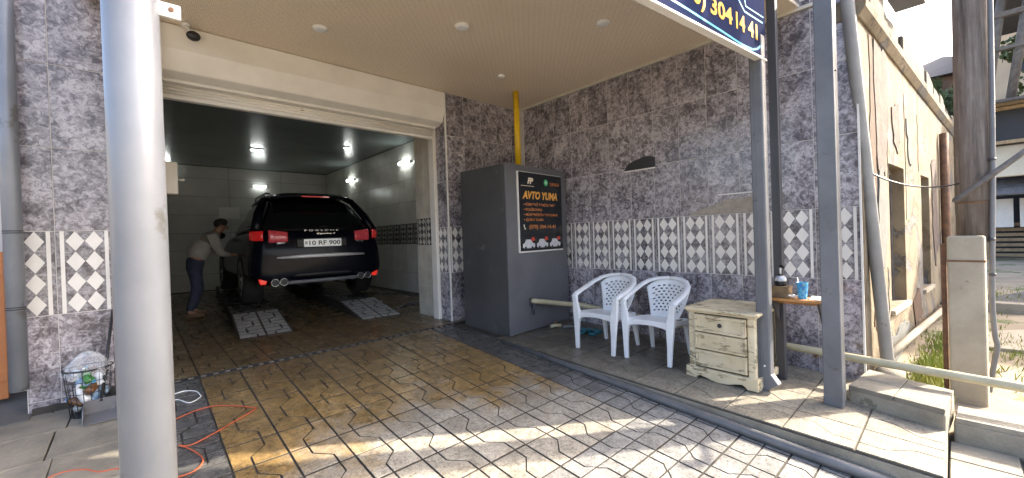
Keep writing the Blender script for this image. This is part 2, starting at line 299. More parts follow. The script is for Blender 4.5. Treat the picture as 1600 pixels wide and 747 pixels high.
# ------------------------------------------------------------------ mesh helpers
class MB:
    def __init__(s): s.v = []; s.f = []; s.m = []; s.sm = []
    def add(s, vs, fs, mi=0, sm=False, T=None):
        o = len(s.v)
        for p in vs:
            p = Vector(p); s.v.append(tuple(T @ p) if T is not None else tuple(p))
        for f in fs: s.f.append([i + o for i in f]); s.m.append(mi); s.sm.append(sm)
        return s
    def box(s, x0, x1, y0, y1, z0, z1, mi=0, T=None):
        vs = [(x, y, z) for z in (z0, z1) for y in (y0, y1) for x in (x0, x1)]
        return s.add(vs, [(0, 2, 3, 1), (4, 5, 7, 6), (0, 1, 5, 4), (2, 6, 7, 3), (0, 4, 6, 2), (1, 3, 7, 5)], mi, False, T)
    def prism(s, poly, a, b, axis='z', mi=0, T=None, sm=False):
        n = len(poly)
        def P(p, h): return {'z': (p[0], p[1], h), 'x': (h, p[0], p[1]), 'y': (p[0], h, p[1])}[axis]
        vs = [P(p, a) for p in poly] + [P(p, b) for p in poly]
        fs = [list(range(n))[::-1], list(range(n, 2 * n))] + [(i, (i + 1) % n, n + (i + 1) % n, n + i) for i in range(n)]
        return s.add(vs, fs, mi, sm, T)
    def quadprism(s, pts, z0, z1, mi=0):   # plan polygon with heights
        return s.prism(pts, z0, z1, 'z', mi)
    def tube(s, pts, r, n=10, mi=0, cap=True, T=None, closed=False, flat=None):
        pts = [Vector(p) for p in pts]; k = len(pts); rs = r if isinstance(r, (list, tuple)) else [r] * k
        vs = []; prev = None
        for i, p in enumerate(pts):
            if closed: d = pts[(i + 1) % k] - pts[i - 1]
            else: d = (pts[min(i + 1, k - 1)] - pts[max(i - 1, 0)])
            d.normalize()
            if prev is None:
                a = Vector((0, 0, 1)) if abs(d.z) < 0.9 else Vector((1, 0, 0)); u = d.cross(a).normalized()
            else: u = (prev - d * prev.dot(d)).normalized()
            prev = u; w = d.cross(u)
            fl = flat or 1.0
            for j in range(n):
                t = 2 * math.pi * j / n; vs.append(p + (u * math.cos(t) + w * math.sin(t) * fl) * rs[i])
        fs = []
        for i in range(k if closed else k - 1):
            for j in range(n):
                a = i * n + j; b = i * n + (j + 1) % n; i2 = (i + 1) % k
                fs.append((a, b, i2 * n + (j + 1) % n, i2 * n + j))
        s.add(vs, fs, mi, True, T)
        if cap and not closed:
            s.add(vs[:n], [list(range(n))[::-1]], mi, False, T); s.add(vs[-n:], [list(range(n))], mi, False, T)
        return s
    def lathe(s, prof, n=20, c=(0, 0, 0), mi=0, axis='z', T=None, sm=True, caps=True):
        vs = []
        for (r, h) in prof:
            for j in range(n):
                t = 2 * math.pi * j / n; a, b = r * math.cos(t), r * math.sin(t)
                q = {'z': (a, b, h), 'x': (h, a, b), 'y': (b, h, a)}[axis]
                vs.append((q[0] + c[0], q[1] + c[1], q[2] + c[2]))
        fs = []
        for i in range(len(prof) - 1):
            for j in range(n): fs.append((i * n + j, i * n + (j + 1) % n, (i + 1) * n + (j + 1) % n, (i + 1) * n + j))
        s.add(vs, fs, mi, sm, T)
        if caps:
            s.add(vs[:n], [list(range(n))[::-1]], mi, False, T); s.add(vs[-n:], [list(range(n))], mi, False, T)
        return s
    def ball(s, c, rx, ry=None, rz=None, n=12, mi=0, T=None):
        ry = ry or rx; rz = rz or rx; vs = []; m = n // 2
        for i in range(m + 1):
            a = math.pi * i / m
            for j in range(n):
                t = 2 * math.pi * j / n
                vs.append((c[0] + rx * math.sin(a) * math.cos(t), c[1] + ry * math.sin(a) * math.sin(t), c[2] - rz * math.cos(a)))
        fs = [(i * n + j, i * n + (j + 1) % n, (i + 1) * n + (j + 1) % n, (i + 1) * n + j) for i in range(m) for j in range(n)]
        return s.add(vs, fs, mi, True, T)
    def grid(s, nu, nv, fn, mi=0, skip=None, T=None, sm=True):
        vs = [fn(i / nu, j / nv) for j in range(nv + 1) for i in range(nu + 1)]
        fs = [(j * (nu + 1) + i, j * (nu + 1) + i + 1, (j + 1) * (nu + 1) + i + 1, (j + 1) * (nu + 1) + i) for j in range(nv) for i in range(nu) if not (skip and skip(i, j))]
        return s.add(vs, fs, mi, sm, T)
    def mesh(s, name, mats):
        me = bpy.data.meshes.new(name); me.from_pydata(s.v, [], s.f)
        for m in (mats if isinstance(mats, (list, tuple)) else [mats]): me.materials.append(M[m] if isinstance(m, str) else m)
        for p, mi, sm in zip(me.polygons, s.m, s.sm): p.material_index = mi; p.use_smooth = sm
        bm = bmesh.new(); bm.from_mesh(me); bmesh.ops.remove_doubles(bm, verts=bm.verts, dist=1e-5)
        bmesh.ops.recalc_face_normals(bm, faces=bm.faces); bm.to_mesh(me); bm.free()
        return me
    def build(s, name, mats, parent=None, world=True, bevel=0, seg=2, subsurf=0, solid=0):
        return link(name, s.mesh(name, mats), parent, world, bevel, seg, subsurf, solid)

def link(name, me, parent=None, world=True, bevel=0, seg=2, subsurf=0, solid=0):
    o = bpy.data.objects.new(name, me); COL.objects.link(o)
    if parent is not None:
        o.parent = parent
        if world: o.matrix_parent_inverse = parent['_inv_'] if False else WM(parent).inverted()
    if solid: md = o.modifiers.new('solid', 'SOLIDIFY'); md.thickness = solid; md.offset = 0
    if subsurf: md = o.modifiers.new('sub', 'SUBSURF'); md.levels = subsurf; md.render_levels = subsurf
    if bevel:
        md = o.modifiers.new('bevel', 'BEVEL'); md.width = bevel; md.segments = seg; md.limit_method = 'ANGLE'; md.angle_limit = R(35); md.harden_normals = False
    return o
def WM(o):
    m = o.matrix_basis.copy()
    if o.parent: m = WM(o.parent) @ o.matrix_parent_inverse @ m
    return m
def tag(o, label=None, cat=None, group=None, kind=None):
    if label: o['label'] = label
    if cat: o['category'] = cat
    if group: o['group'] = group
    if kind: o['kind'] = kind
    return o
def thing(name, label, cat, loc=(0, 0, 0), rz=0.0, group=None, rx=0.0, ry=0.0):
    o = bpy.data.objects.new(name, None); COL.objects.link(o); o.empty_display_size = 0.1
    o.location = loc; o.rotation_euler = (rx, ry, rz)
    return tag(o, label, cat, group)
def copy_tree(o, parent=None):
    c = o.copy(); COL.objects.link(c)
    if parent is not None: c.parent = parent
    for ch in [x for x in COL.objects if x.parent == o]: copy_tree(ch, c)
    return c
def text_mesh(name, txt, size, mat, shear=0.0, offset=0.0, width=None, align='LEFT', depth=0.0006, height=None):
    cu = bpy.data.curves.new(name, 'FONT'); cu.body = txt; cu.size = size; cu.shear = shear; cu.offset = offset; cu.extrude = depth; cu.align_x = 'LEFT'; cu.resolution_u = 3
    ob = bpy.data.objects.new(name, cu); COL.objects.link(ob)
    bpy.context.view_layer.update()
    me = bpy.data.meshes.new_from_object(ob.evaluated_get(bpy.context.evaluated_depsgraph_get()))
    bpy.data.objects.remove(ob); bpy.data.curves.remove(cu)
    xs = [v.co.x for v in me.vertices]; ys = [v.co.y for v in me.vertices]
    w = max(xs) - min(xs); h = max(ys) - min(ys)
    sx = (width / w) if width else 1.0; sy = (height / h) if height else 1.0
    x0 = min(xs); y0 = min(ys) if height else 0
    for v in me.vertices: v.co.x = (v.co.x - x0) * sx; v.co.y = (v.co.y - y0) * sy
    if align == 'CENTER':
        for v in me.vertices: v.co.x -= w * sx / 2
    me.materials.clear(); me.materials.append(M[mat]); me.name = name
    return me
def plane_T(o, ux, uy):   # matrix placing local x along ux, local y along uy at o
    ux = Vector(ux).normalized(); uy = Vector(uy).normalized(); uz = ux.cross(uy)
    return Matrix(((ux.x, uy.x, uz.x, o[0]), (ux.y, uy.y, uz.y, o[1]), (ux.z, uy.z, uz.z, o[2]), (0, 0, 0, 1)))

# ------------------------------------------------------------------ ground heights
SLOPE = 0.0809
def zd(x, y): return 0.0041 * x + SLOPE * y            # driveway
def zp(x, y): return 0.158 + 0.0385 * y                # side platform
ZG = 0.36                                               # garage floor
ZC = 3.406                                              # canopy soffit
XW = 4.371                                              # right tiled wall
def lerp(a, b, t): return a + (b - a) * max(0, min(1, t))
def ground_h(x, y):
    yy = max(-4.5, min(4.0, y)); h = zd(0, yy) - 0.05
    if x > 3.4:
        yard = 0.06 + max(0, x - 4.5) * 0.035 + max(0, x - 18) * 0.13 + max(0, x - 60) * 0.05
        h = lerp(h, yard, (x - 3.4) / 1.0) if y < 4.0 or x > 5 else h
        if y < -2: h = lerp(h, min(h, 0.02 * x - 0.3), (-2 - y) / 4) if x < 30 else h
    return h
def build_ground():
    xs = [-200, -90, -40, -20, -10, -6, -4, -3, -2, -1, 0, 1, 2, 2.9, 3.3, 3.8, 4.4, 5, 5.6, 6.2, 7, 8, 9, 10, 12, 14, 16, 18, 20, 23, 26, 30, 36, 45, 60, 90, 150, 400]
    ys = [-400, -150, -80, -40, -20, -12, -8, -6, -5, -4, -3, -2, -1, -0.5, 0, 0.3, 0.6, 1, 2, 3, 4, 4.6, 6, 9, 14, 20, 30, 45, 80, 200]
    b = MB(); nx = len(xs)
    vs = [(x, y, ground_h(x, y) + (random.uniform(-.03, .03) if x > 5 else 0)) for y in ys for x in xs]
    fs = [(j * nx + i, j * nx + i + 1, (j + 1) * nx + i + 1, (j + 1) * nx + i) for j in range(len(ys) - 1) for i in range(nx - 1)]
    b.add(vs, fs, 0, True)
    return tag(b.build('ground', 'earth'), kind='structure')
build_ground()
# street behind the camera and alley on the left
b = MB(); b.add([(-60, -3.2, zd(0, -3.2) + .03), (60, -5.2, -0.25), (60, -11, -0.22), (-60, -11, -0.22)], [(0, 1, 2, 3)]); tag(b.build('road', 'pale_concrete'), kind='structure')
b = MB(); b.box(-6, -0.60, 4.30, 14, 0.10, 0.325); tag(b.build('alley', 'asphalt'), kind='structure')

# ------------------------------------------------------------------ driveway with embossed pavers
TX, TY = 0.2822, 0.2865
def paver_mesh(name, mat, mirror, tx=TX, ty=TY, gap=0.0118, hgt=0.0065, z1=0.36, z2=0.68, groove=0.0108, cross=0.0):
    x0, x1, y0, y1 = gap / 2, tx - gap / 2, gap / 2, ty - gap / 2
    a, c = (z1 * tx, z2 * tx) if not mirror else (z2 * tx, z1 * tx)
    g = groove / 2
    zz = [(a, y0), (a, ty * .34), (c, ty * .66), (c, y1)]
    left = [(x0, y0)] + [(x - g, y) for x, y in zz] + [(x0, y1)]
    right = [(x + g, y) for x, y in zz][::-1] + [(x1, y1), (x1, y0)]
    right = [(x1, y0), (x1, y1)] + [(x + g, y) for x, y in zz][::-1]
    b = MB()
    polys = [left, right]
    if cross:
        m = (a + c) / 2; q = cross / 2; ym = ty / 2
        polys = [[(x0, y0), (zz[0][0] - g, y0), (zz[1][0] - g, zz[1][1]), (m - g, ym - q), (x0, ym - q)], [(x0, ym + q), (m - g, ym + q), (zz[2][0] - g, zz[2][1]), (zz[3][0] - g, y1), (x0, y1)],
                 [(zz[0][0] + g, y0), (x1, y0), (x1, ym - q), (m + g, ym - q), (zz[1][0] + g, zz[1][1])], [(m + g, ym + q), (x1, ym + q), (x1, y1), (zz[3][0] + g, y1), (zz[2][0] + g, zz[2][1])]]
    for poly in polys:
        n = len(poly); cx = sum(p[0] for p in poly) / n; cy = sum(p[1] for p in poly) / n
        top = [(cx + (p[0] - cx) * 0.98, cy + (p[1] - cy) * 0.985, hgt) for p in poly]
        mid = [(p[0], p[1], hgt - 0.0015) for p in poly]; bot = [(p[0], p[1], 0) for p in poly]
        b.add(top + mid, [list(range(n))] + [(n + i, n + (i + 1) % n, (i + 1) % n, i) for i in range(n)])
        b.add(mid + bot, [(n + i, n + (i + 1) % n, (i + 1) % n, i) for i in range(n)], 1)
    return b.mesh(name, [mat, 'joint'])
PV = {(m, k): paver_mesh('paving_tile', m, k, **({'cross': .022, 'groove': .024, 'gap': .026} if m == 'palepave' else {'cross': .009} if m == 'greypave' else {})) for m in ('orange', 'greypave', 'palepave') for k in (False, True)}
d = MB(); d.box(-0.2, 3.10, -5.0, 4.345, -0.25, 0.0)
driveway = d.build('driveway', 'joint'); tag(driveway, kind='structure')
driveway.rotation_euler = (math.atan(SLOPE), -math.atan(0.0041), 0); driveway.location = (0, 0, -0.006)
X0 = 0.337
def add_paver(parent, x, y, mat, mirror, z=0.0):
    o = bpy.data.objects.new('paving_tile', PV[(mat, mirror)]); COL.objects.link(o); o.parent = parent
    o.location = (x, y, z + random.uniform(-0.0012, 0.0012)); o.rotation_euler = (random.uniform(-.003, .003), random.uniform(-.003, .003), 0)
    return o
YJ = 0.70
cosl = math.cos(math.atan(SLOPE))
CUTY = 4.340 - (YJ + 12 * TY)
for m in ('orange', 'greypave'):
    for k in (False, True):
        PV[(m, k, 'short')] = paver_mesh('paving_tile', m, k, ty=CUTY)
        PV[(m, k, 'narrow')] = paver_mesh('paving_tile', m, k, tx=.104, cross=.009)
for k in range(-1, 10):
    for j in range(-7, 13):
        y = YJ + j * TY
        orange = 0 <= k <= 7 and (j >= 3 or (k < 3 and j >= 2))
        if k == 0 and j < 4: orange = True
        mir = (j % 2 == 0)
        key = ('orange' if orange else 'greypave', mir) + (('narrow',) if k == 9 else ('short',) if j == 12 else ())
        if k == 9 and j == 12: continue
        o = bpy.data.objects.new('paving_tile', PV[key]); COL.objects.link(o); o.parent = driveway
        o.location = (X0 + k * TX, y / cosl, random.uniform(-.0012, .0012)); o.rotation_euler = (random.uniform(-.003, .003), random.uniform(-.003, .003), 0)

# drain grate at the threshold
gr = thing('drain_grate', 'narrow black slotted drain grate across the garage threshold', 'drain', (1.5, 4.385, ZG - .015))
b = MB(); b.box(0.06, 3.02, 4.345, 4.355, ZG - .05, ZG - .002); b.box(0.06, 3.02, 4.415, 4.425, ZG - .05, ZG - .002); b.box(0.06, 3.02, 4.345, 4.425, ZG - .06, ZG - .04)
b.build('channel_frame', 'ink', gr)
b = MB(); b.box(-0.018, 0.018, -.029, .029, 0, .012); bar = b.mesh('grate_bar', 'concrete')
for i in range(34):
    o = bpy.data.objects.new('grate_bar', bar); COL.objects.link(o); o.parent = gr; o.location = (0.11 + i * 0.086 - 1.5, 0, -0.004)

# garage floor
b = MB(); b.box(-0.6, 4.4, 4.425, 13.0, 0.1, ZG - 0.006); gfloor = tag(b.build('garage_floor', 'joint'), kind='structure')
for k in range(-2, 14):
    for j in range(0, 17):
        x = X0 + k * TX; y = 4.43 + j * TY
        if x + TX > 4.17: continue
        add_paver(gfloor, x, y, 'orange', (j + k) % 2 == 0, ZG - 0.006)
b = MB()
for k in range(-2, 14):
    for j in range(17, 28):
        x = X0 + k * TX; y = 4.43 + j * TY
        if x + TX > 4.17: continue
        b.box(x + .004, x + TX - .004, y + .004, y + TY - .004, ZG - .006, ZG)
tag(b.build('rear_floor_tiles', 'orange', gfloor), kind='stuff')

# left pavement
pave = MB(); 
def zl(x, y): return zd(0, min(y, 3.8)) - (0.0 if y < 3.8 else -0.0) + 0.002
pv = tag(MB().add([(-8, -3.1, zl(0, -3.1) - .03), (0.045, -3.1, zl(0, -3.1) - .03), (0.045, 3.8, zl(0, 3.8) - .03), (0.045, 4.46, zl(0, 3.8) - .03), (-8, 4.46, zl(0, 3.8) - .03), (-8, 3.8, zl(0, 3.8) - .03)], [(0, 1, 2, 5), (5, 2, 3, 4)]).build('pavement', 'joint'), kind='structure')
random.seed(11)
yy = -1.2
while yy < 4.4:
    dy = random.uniform(.42, .55); y1 = min(yy + dy, 4.42); x = 0.04
    while x > -2.6:
        dx = random.uniform(.40, .60); x0 = x - dx
        b = MB(); g = .003; j = lambda: random.uniform(-.004, .004)
        pl_ = [(x0 + g + j(), yy + g + j()), (x - g, yy + g + j()), (x - g, y1 - g + j()), (x0 + g + j(), y1 - g + j())]
        if x > 0.03: pl_[1] = (x - g, pl_[1][1])
        top = [(p[0], p[1], zl(*p) + .004) for p in pl_]; bot = [(p[0], p[1], zl(*p) - .035) for p in pl_]
        b.add(top + bot, [(0, 1, 2, 3), (4, 5, 1, 0), (5, 6, 2, 1), (6, 7, 3, 2), (7, 4, 0, 3)])
        b.build('pavement_slab', 'stone', pv, bevel=.003, seg=1)
        x = x0
    yy = y1

# ------------------------------------------------------------------ side platform, steps
plat = thing('side_platform', 'raised stone-paved platform along the tiled side wall, under the chairs', 'pavement', (3.7, 1.7, 0.0)); plat['kind'] = 'structure'
del plat['category']; del plat['label']
b = MB(); KX = 2.985
y0, y1 = 0.05, 3.62
vs = [(KX, y0, zp(0, y0) - .02), (XW, y0, zp(0, y0) - .02), (XW, y1, zp(0, y1) - .02), (KX, y1, zp(0, y1) - .02)]
vs += [(v[0], v[1], -0.1) for v in vs]
b.add(vs, [(0, 1, 2, 3), (0, 4, 5, 1), (1, 5, 6, 2), (2, 6, 7, 3), (3, 7, 4, 0)]); b.build('platform_base', 'concrete', plat)
b = MB(); q_ = [(KX + .012, y0 + .01), (XW - .001, y0 + .01), (XW - .001, y1 - .01), (KX + .012, y1 - .01)]; b.add([(x, y, zp(x, y) - .0065) for x, y in q_] + [(x, y, zp(x, y) - .019) for x, y in q_], [(0, 1, 2, 3), (0, 4, 5, 1), (1, 5, 6, 2), (2, 6, 7, 3), (3, 7, 4, 0)]); b.build('slab_bed', 'bed', plat)
random.seed(5)
ny = 10; nx = 4
for j in range(ny):
    for i in range(nx):
        xa = KX + 0.012 + (XW - KX - .012) * i / nx; xb = KX + 0.012 + (XW - KX - .012) * (i + 1) / nx; ya = y0 + .004 + (y1 - y0) * j / ny; yb = y0 + (y1 - y0) * (j + 1) / ny
        w, h = xb - xa, yb - ya; g = .004
        fl = (i + j) % 2; a_, c_ = (.34, .66) if fl else (.66, .34)
        zz = [(xa + a_ * w, ya + g), (xa + a_ * w, ya + h * .33), (xa + c_ * w, ya + h * .67), (xa + c_ * w, yb - g)]
        for poly in ([(xa + g, ya + g)] + [(p - .0035, q) for p, q in zz] + [(xa + g, yb - g)], [(xb - g, ya + g), (xb - g, yb - g)] + [(p + .0035, q) for p, q in zz][::-1]):
            n = len(poly); dz = random.uniform(-.001, .001); b = MB()
            b.add([(p, q, zp(p, q) + dz) for p, q in poly] + [(p, q, zp(p, q) - .012) for p, q in poly], [list(range(n))] + [(n + k, n + (k + 1) % n, (k + 1) % n, k) for k in range(n)])
            b.build('platform_slab', 'platform_stone', plat, bevel=.001, seg=1)
# entrance step block (turned a little) and the retaining block beyond it
def slab_block(root, plan, z0, z1, slabs, name='step_body', mat='concrete', slabmat='stone'):
    MB().prism(plan, z0, z1 - .03).build(name, mat, root, bevel=.012)
    a, bb, c, dd = [Vector(p) for p in plan]
    nu, nv = slabs
    for i in range(nu):
        for k in range(nv):
            def q(u, v): p = (a.lerp(bb, u)).lerp(dd.lerp(c, u), v); return (p.x, p.y)
            e = .004
            poly = [q(i / nu + e, k / nv + e), q((i + 1) / nu - e, k / nv + e), q((i + 1) / nu - e, (k + 1) / nv - e), q(i / nu + e, (k + 1) / nv - e)]
            MB().prism(poly, z1 - .032, z1 + random.uniform(-.002, .002)).build('step_slab', slabmat, root, bevel=.003, seg=1)
st = thing('stone_step', 'raised stone step block at the foot of the grey square post', 'step', (3.78, .27, .17))
slab_block(st, [(3.66, .056), (4.137, .02), (4.30, .485), (3.784, .544)], 0.10, 0.295, (2, 2))
st2 = thing('retaining_block', 'concrete retaining block with paved top at the lower right corner of the photo', 'step', (3.9, -.9, .0))
slab_block(st2, [(3.83, -2.4), (4.08, -2.4), (4.11, .012), (3.84, .025)], -0.2, 0.20, (1, 5))
ap = thing('entrance_apron', 'low stone apron in front of the retaining block', 'step', (3.3, -.6, 0)); 
slab_block(ap, [(2.99, -2.0), (3.825, -2.0), (3.83, .047), (2.99, .0475)], -0.2, 0.045, (3, 7))

# ------------------------------------------------------------------ tiled walls
ROWZ = [0.395, 1.006, 1.618, 2.229, 2.841, 3.452]
TW, TH = 0.300, 0.6113
def tile_mesh(mat, w, h, name='wall_tile', g=0.0026, t=0.008):
    """tile lying in local XZ plane, front at y=0 facing -Y, w along x, h along z"""
    b = 0.0012
    vs = [(g + b, 0, g + b), (w - g - b, 0, g + b), (w - g - b, 0, h - g - b), (g + b, 0, h - g - b), (g, b, g), (w - g, b, g), (w - g, b, h - g), (g, b, h - g), (g, t, g), (w - g, t, g), (w - g, t, h - g), (g, t, h - g)]
    fs = [(0, 1, 2, 3)] + [(4 + i, 4 + (i + 1) % 4, (i + 1) % 4, i) for i in range(4)] + [(8 + i, 8 + (i + 1) % 4, 4 + (i + 1) % 4, 4 + i) for i in range(4)]
    me = bpy.data.meshes.new(name); me.from_pydata(vs, [], fs); me.materials.append(M[mat])
    uv = me.uv_layers.new(name='UVMap')
    for lp in me.loops:
        c = me.vertices[lp.vertex_index].co; uv.data[lp.index].uv = (c.x / w, c.z / h)
    return me
TM = {}
def put_tile(parent, origin, rz, w, h, mat, u0=0.0):
    key = (mat, round(w, 3), round(h, 3), round(u0, 3))
    if key not in TM:
        me = tile_mesh(mat, w, h)
        if u0 or w < TW - .01:
            for lp in me.loops:
                c = me.vertices[lp.vertex_index].co; me.uv_layers[0].data[lp.index].uv = (u0 + c.x / TW, c.z / h)
        TM[key] = me
    o = bpy.data.objects.new('wall_tile', TM[key]); COL.objects.link(o); o.parent = parent
    o.matrix_parent_inverse = WM(parent).inverted()
    o.location = origin; o.rotation_euler = (random.uniform(-.0012, .0012), 0, rz + random.uniform(-.0012, .0012))
    return o
def tile_run(parent, p0, rz, length, zbot, ztop, first=0.0, skip=None, dec='decor', mat='marble', rows=ROWZ):
    """tiles from p0=(x,y) along direction rz; first = width of a leading cut tile"""
    dx, dy = math.cos(rz), math.sin(rz); s = 0.0
    while s < length - 0.01:
        w = first if (s == 0 and first) else min(TW, length - s)
        u0 = 1 - w / TW if (s == 0 and first) else 0.0
        zs = [zbot] + [z for z in rows if zbot + .02 < z < ztop - .02] + [ztop]
        for za, zb in zip(zs[:-1], zs[1:]):
            m = dec if abs(za - rows[1]) < .01 else mat
            if skip and skip(s, za): continue
            put_tile(parent, (p0[0] + dx * s, p0[1] + dy * s, za), rz, w, zb - za, m, u0)
        s += w
wall_r = thing('tiled_side_wall', 'long grey marble-tiled side wall with diamond border, behind the white chairs', 'wall', (XW, 2.4, .2))
b = MB(); b.box(XW + .0032, XW + .30, .525, 4.9, 0.0, 3.60); b.build('wall_core', 'grout', wall_r)
# side wall faces -X: direction of run from y=4.42 down to .52 means rz=-90deg
tile_run(wall_r, (XW, 4.42), R(-90), 4.42 - .52, 0.17, 3.46)
b = MB(); b.box(XW - .012, XW + .012, .508, .522, .16, 3.44); b.build('corner_trim', 'white_trim', wall_r)
# hole knocked in the wall (dark) with a bright tile edge below
b = MB(); vs = [(0, 0), (.40, -.012), (.40, .10), (.36, .125), (.27, .135), (.20, .118), (.12, .10), (.05, .075)]
b.prism([(2.70 - u, 2.212 + v) for u, v in vs], XW - .004, XW + .02, 'x'); b.build('wall_hole', 'black_plastic', wall_r)
b = MB(); b.box(XW - .006, XW + .004, 2.30, 2.70, 2.192, 2.206); b.build('chipped_tile_edge', 'white_trim', wall_r)
# rough mortar patch above the border
poly = [(1.93, 1.625), (1.25, 1.625), (1.20, 1.80), (1.36, 1.775), (1.55, 1.76), (1.72, 1.70), (1.86, 1.665)]
MB().prism(poly, XW - .006, XW + .01, 'x').build('mortar_patch', 'sand_mortar', wall_r)
MB().box(XW - .006, XW + .004, 1.22, 1.62, 1.812, 1.822).build('chipped_tile_edge', 'white_trim', wall_r)

FY = 4.55                                           # front wall plane beside the garage door
CX = 3.035
wall_f = thing('tiled_front_wall', 'short marble-tiled wall between garage door and grey cabinet', 'wall', (3.7, FY, .36))
b = MB(); b.box(CX + .0032, XW + .1, FY + .0032, 4.93, 0.1, 3.60); b.box(CX + .0032, XW + .1, 4.931, 5.40, 0.1, 3.50); b.build('wall_core', 'grout', wall_f)
tile_run(wall_f, (CX, FY), 0, XW - CX, 0.34, 3.45)
tile_run(wall_f, (CX, 4.80), R(-90), 4.80 - FY, 0.34, 3.45, first=.25)
MB().box(CX - .010, CX + .008, FY - .010, FY + .008, .34, 3.40).build('corner_trim', 'white_trim', wall_f)
MB().box(CX - .045, CX + .006, 4.80, 4.93, .345, 3.06).build('shutter_guide_rail', 'white_metal', wall_f, bevel=.006)
rz_ = [0.36, 0.80, 1.375, 1.77, 2.23, 2.69, 3.06]
for za, zb in zip(rz_[:-1], rz_[1:]):
    put_tile(wall_f, (CX, 5.40, za), R(-90), .235, zb - za, 'decor_dark' if abs(za - 1.375) < .01 else 'cream_tile')
    put_tile(wall_f, (CX, 5.165, za), R(-90), .235, zb - za, 'decor_dark' if abs(za - 1.375) < .01 else 'cream_tile')

PY = 4.45
pier = thing('tiled_pier', 'grey marble-tiled wall pier with diamond border left of the round silver pole', 'wall', (-.24, PY, .3))
MB().box(-.622, .155, PY + .0032, 5.2, 0.1, 3.9).build('wall_core', 'grout', pier)
tile_run(pier, (-.62, PY), 0, .16 + .615, .30, 3.9, first=.16)

# ------------------------------------------------------------------ garage interior
gar = thing('garage', 'dark tiled car-wash bay behind the open roller shutter', 'garage', (2, 9, ZG))
XI, YB, ZI = 4.175, 12.75, 3.50
core = MB(); core.box(XI + .0085, XI + .3, 5.4, YB + .3, 0, 3.8); core.build('side_wall', 'joint', gar)
sw = [o for o in COL.objects if o.name.startswith('side_wall')][-1]
rows_i = [0.36, 0.77, 1.375, 1.80, 2.26, 2.72, 3.18, 3.49]
for c in range(24):
    ya = 5.42 + c * .305
    for za, zb in zip(rows_i[:-1], rows_i[1:]):
        put_tile(sw, (XI, ya + .305, za), R(-90), .305, zb - za, 'decor_dark' if za == 1.375 else 'white_tile')
MB().box(-.9, XI + .3, YB + .012, YB + .3, 0, 3.8).build('back_wall', 'joint', gar)
bw = [o for o in COL.objects if o.name.startswith('back_wall')][-1]
for za, zb in zip(rows_i[:-1], rows_i[1:]):
    for c in range(4):
        xa = -.7 + c * 1.22; b = MB(); b.box(xa + .003, xa + 1.217, YB, YB + .012, za + .003, zb - .003); b.build('wall_panel', 'garage_wall', bw, bevel=.003, seg=1)
MB().box(-.9, -.6, 5.2, YB + .3, 0, 3.8).build('left_wall', 'garage_wall', gar)
MB().box(-.9, XI + .3, 4.93, YB + .3, ZI, ZI + .1).build('ceiling', 'dark_ceiling', gar)
MB().box(-.9, XI + .3, 4.60, YB + .3, 3.80, 3.95).build('roof_slab', 'concrete', gar)
MB().box(.155, CX + .0085, 4.94, 5.2, 3.06, 3.5).build('lintel', 'garage_wall', gar)
b = MB(); b.box(1.50, 1.95, YB - .03, YB - .001, 2.16, 2.46); b.build('pale_window', 'white_tile', gar, bevel=.01)

def lamp(name, label, lo, hi, group):
    t = thing(name, label, 'lamp', tuple((a + c) / 2 for a, c in zip(lo, hi)), group=group)
    ax = max(range(3), key=lambda i: hi[i] - lo[i])
    b = MB(); b.box(lo[0], hi[0], lo[1], hi[1], lo[2], hi[2]); b.build('lamp_housing', 'lamp_white', t, bevel=.006)
    return t
G = 'lit led lamps in the garage'
t = lamp('led_lamp', 'lit white led tube high on the garage back wall above the car roof', (2.27, YB - .05, 3.02), (2.60, YB - .002, 3.07), G)
MB().box(2.29, 2.58, YB - .075, YB - .05, 3.015, 3.065).build('led_tube', 'led', t, bevel=.01)
t = lamp('led_lamp', 'nearest lit led lamp on the garage side wall, close to the door', (XI - .05, 7.55, 3.06), (XI - .002, 8.0, 3.11), G)
MB().box(XI - .08, XI - .05, 7.57, 7.98, 3.055, 3.115).build('led_tube', 'led', t, bevel=.01)
t = lamp('led_lamp', 'farther lit led lamp on the garage side wall, beyond the car', (XI - .05, 10.55, 3.06), (XI - .002, 10.95, 3.11), G)
MB().box(XI - .08, XI - .05, 10.57, 10.93, 3.055, 3.115).build('led_tube', 'led', t, bevel=.01)
t = lamp('led_lamp', 'small glowing disc added as a lamp reflection on the dark garage ceiling right of the car', (3.26, 8.7, ZI - .03), (3.36, 8.8, ZI - .001), G)
MB().lathe([(.045, ZI - .05), (.045, ZI - .03)], 16, (3.31, 8.75, 0)).build('reflection_disc', 'led', t)  # no lamp here: glowing disc added for a reflection in the glossy ceiling
t = lamp('led_lamp', 'lit lamp at the far left of the garage beside the silver pole', (.44, YB - .05, 3.58 - .2), (.60, YB - .002, 3.43), G)
MB().box(.46, .58, YB - .08, YB - .05, 3.375, 3.435).build('led_tube', 'led', t, bevel=.01)
t = lamp('led_lamp', 'glowing strip added as a blurred lamp reflection on the garage ceiling above the car', (1.75, 9.9, ZI - .03), (2.0, 10.0, ZI - .001), G)
MB().box(1.77, 1.98, 9.91, 9.99, ZI - .05, ZI - .03).build('led_tube', 'led', t, bevel=.01)  # added glow stands in for a blurred lamp reflection on the ceiling
# electrical box on the left jamb
t = thing('electrical_box', 'small white box on the left inner jamb of the garage opening', 'box', (.2, 5.0, 1.97))
MB().box(.158, .278, 4.93, 5.03, 1.97, 2.27).build('box_body', 'white_metal', t, bevel=.008)
MB().tube([(.279, 4.98, 2.11), (.315, 4.98, 2.11)], .008, 8).build('switch', 'white_trim', t)
MB().ball((.318, 4.98, 2.11), .014).build('switch_knob', 'white_trim', t)

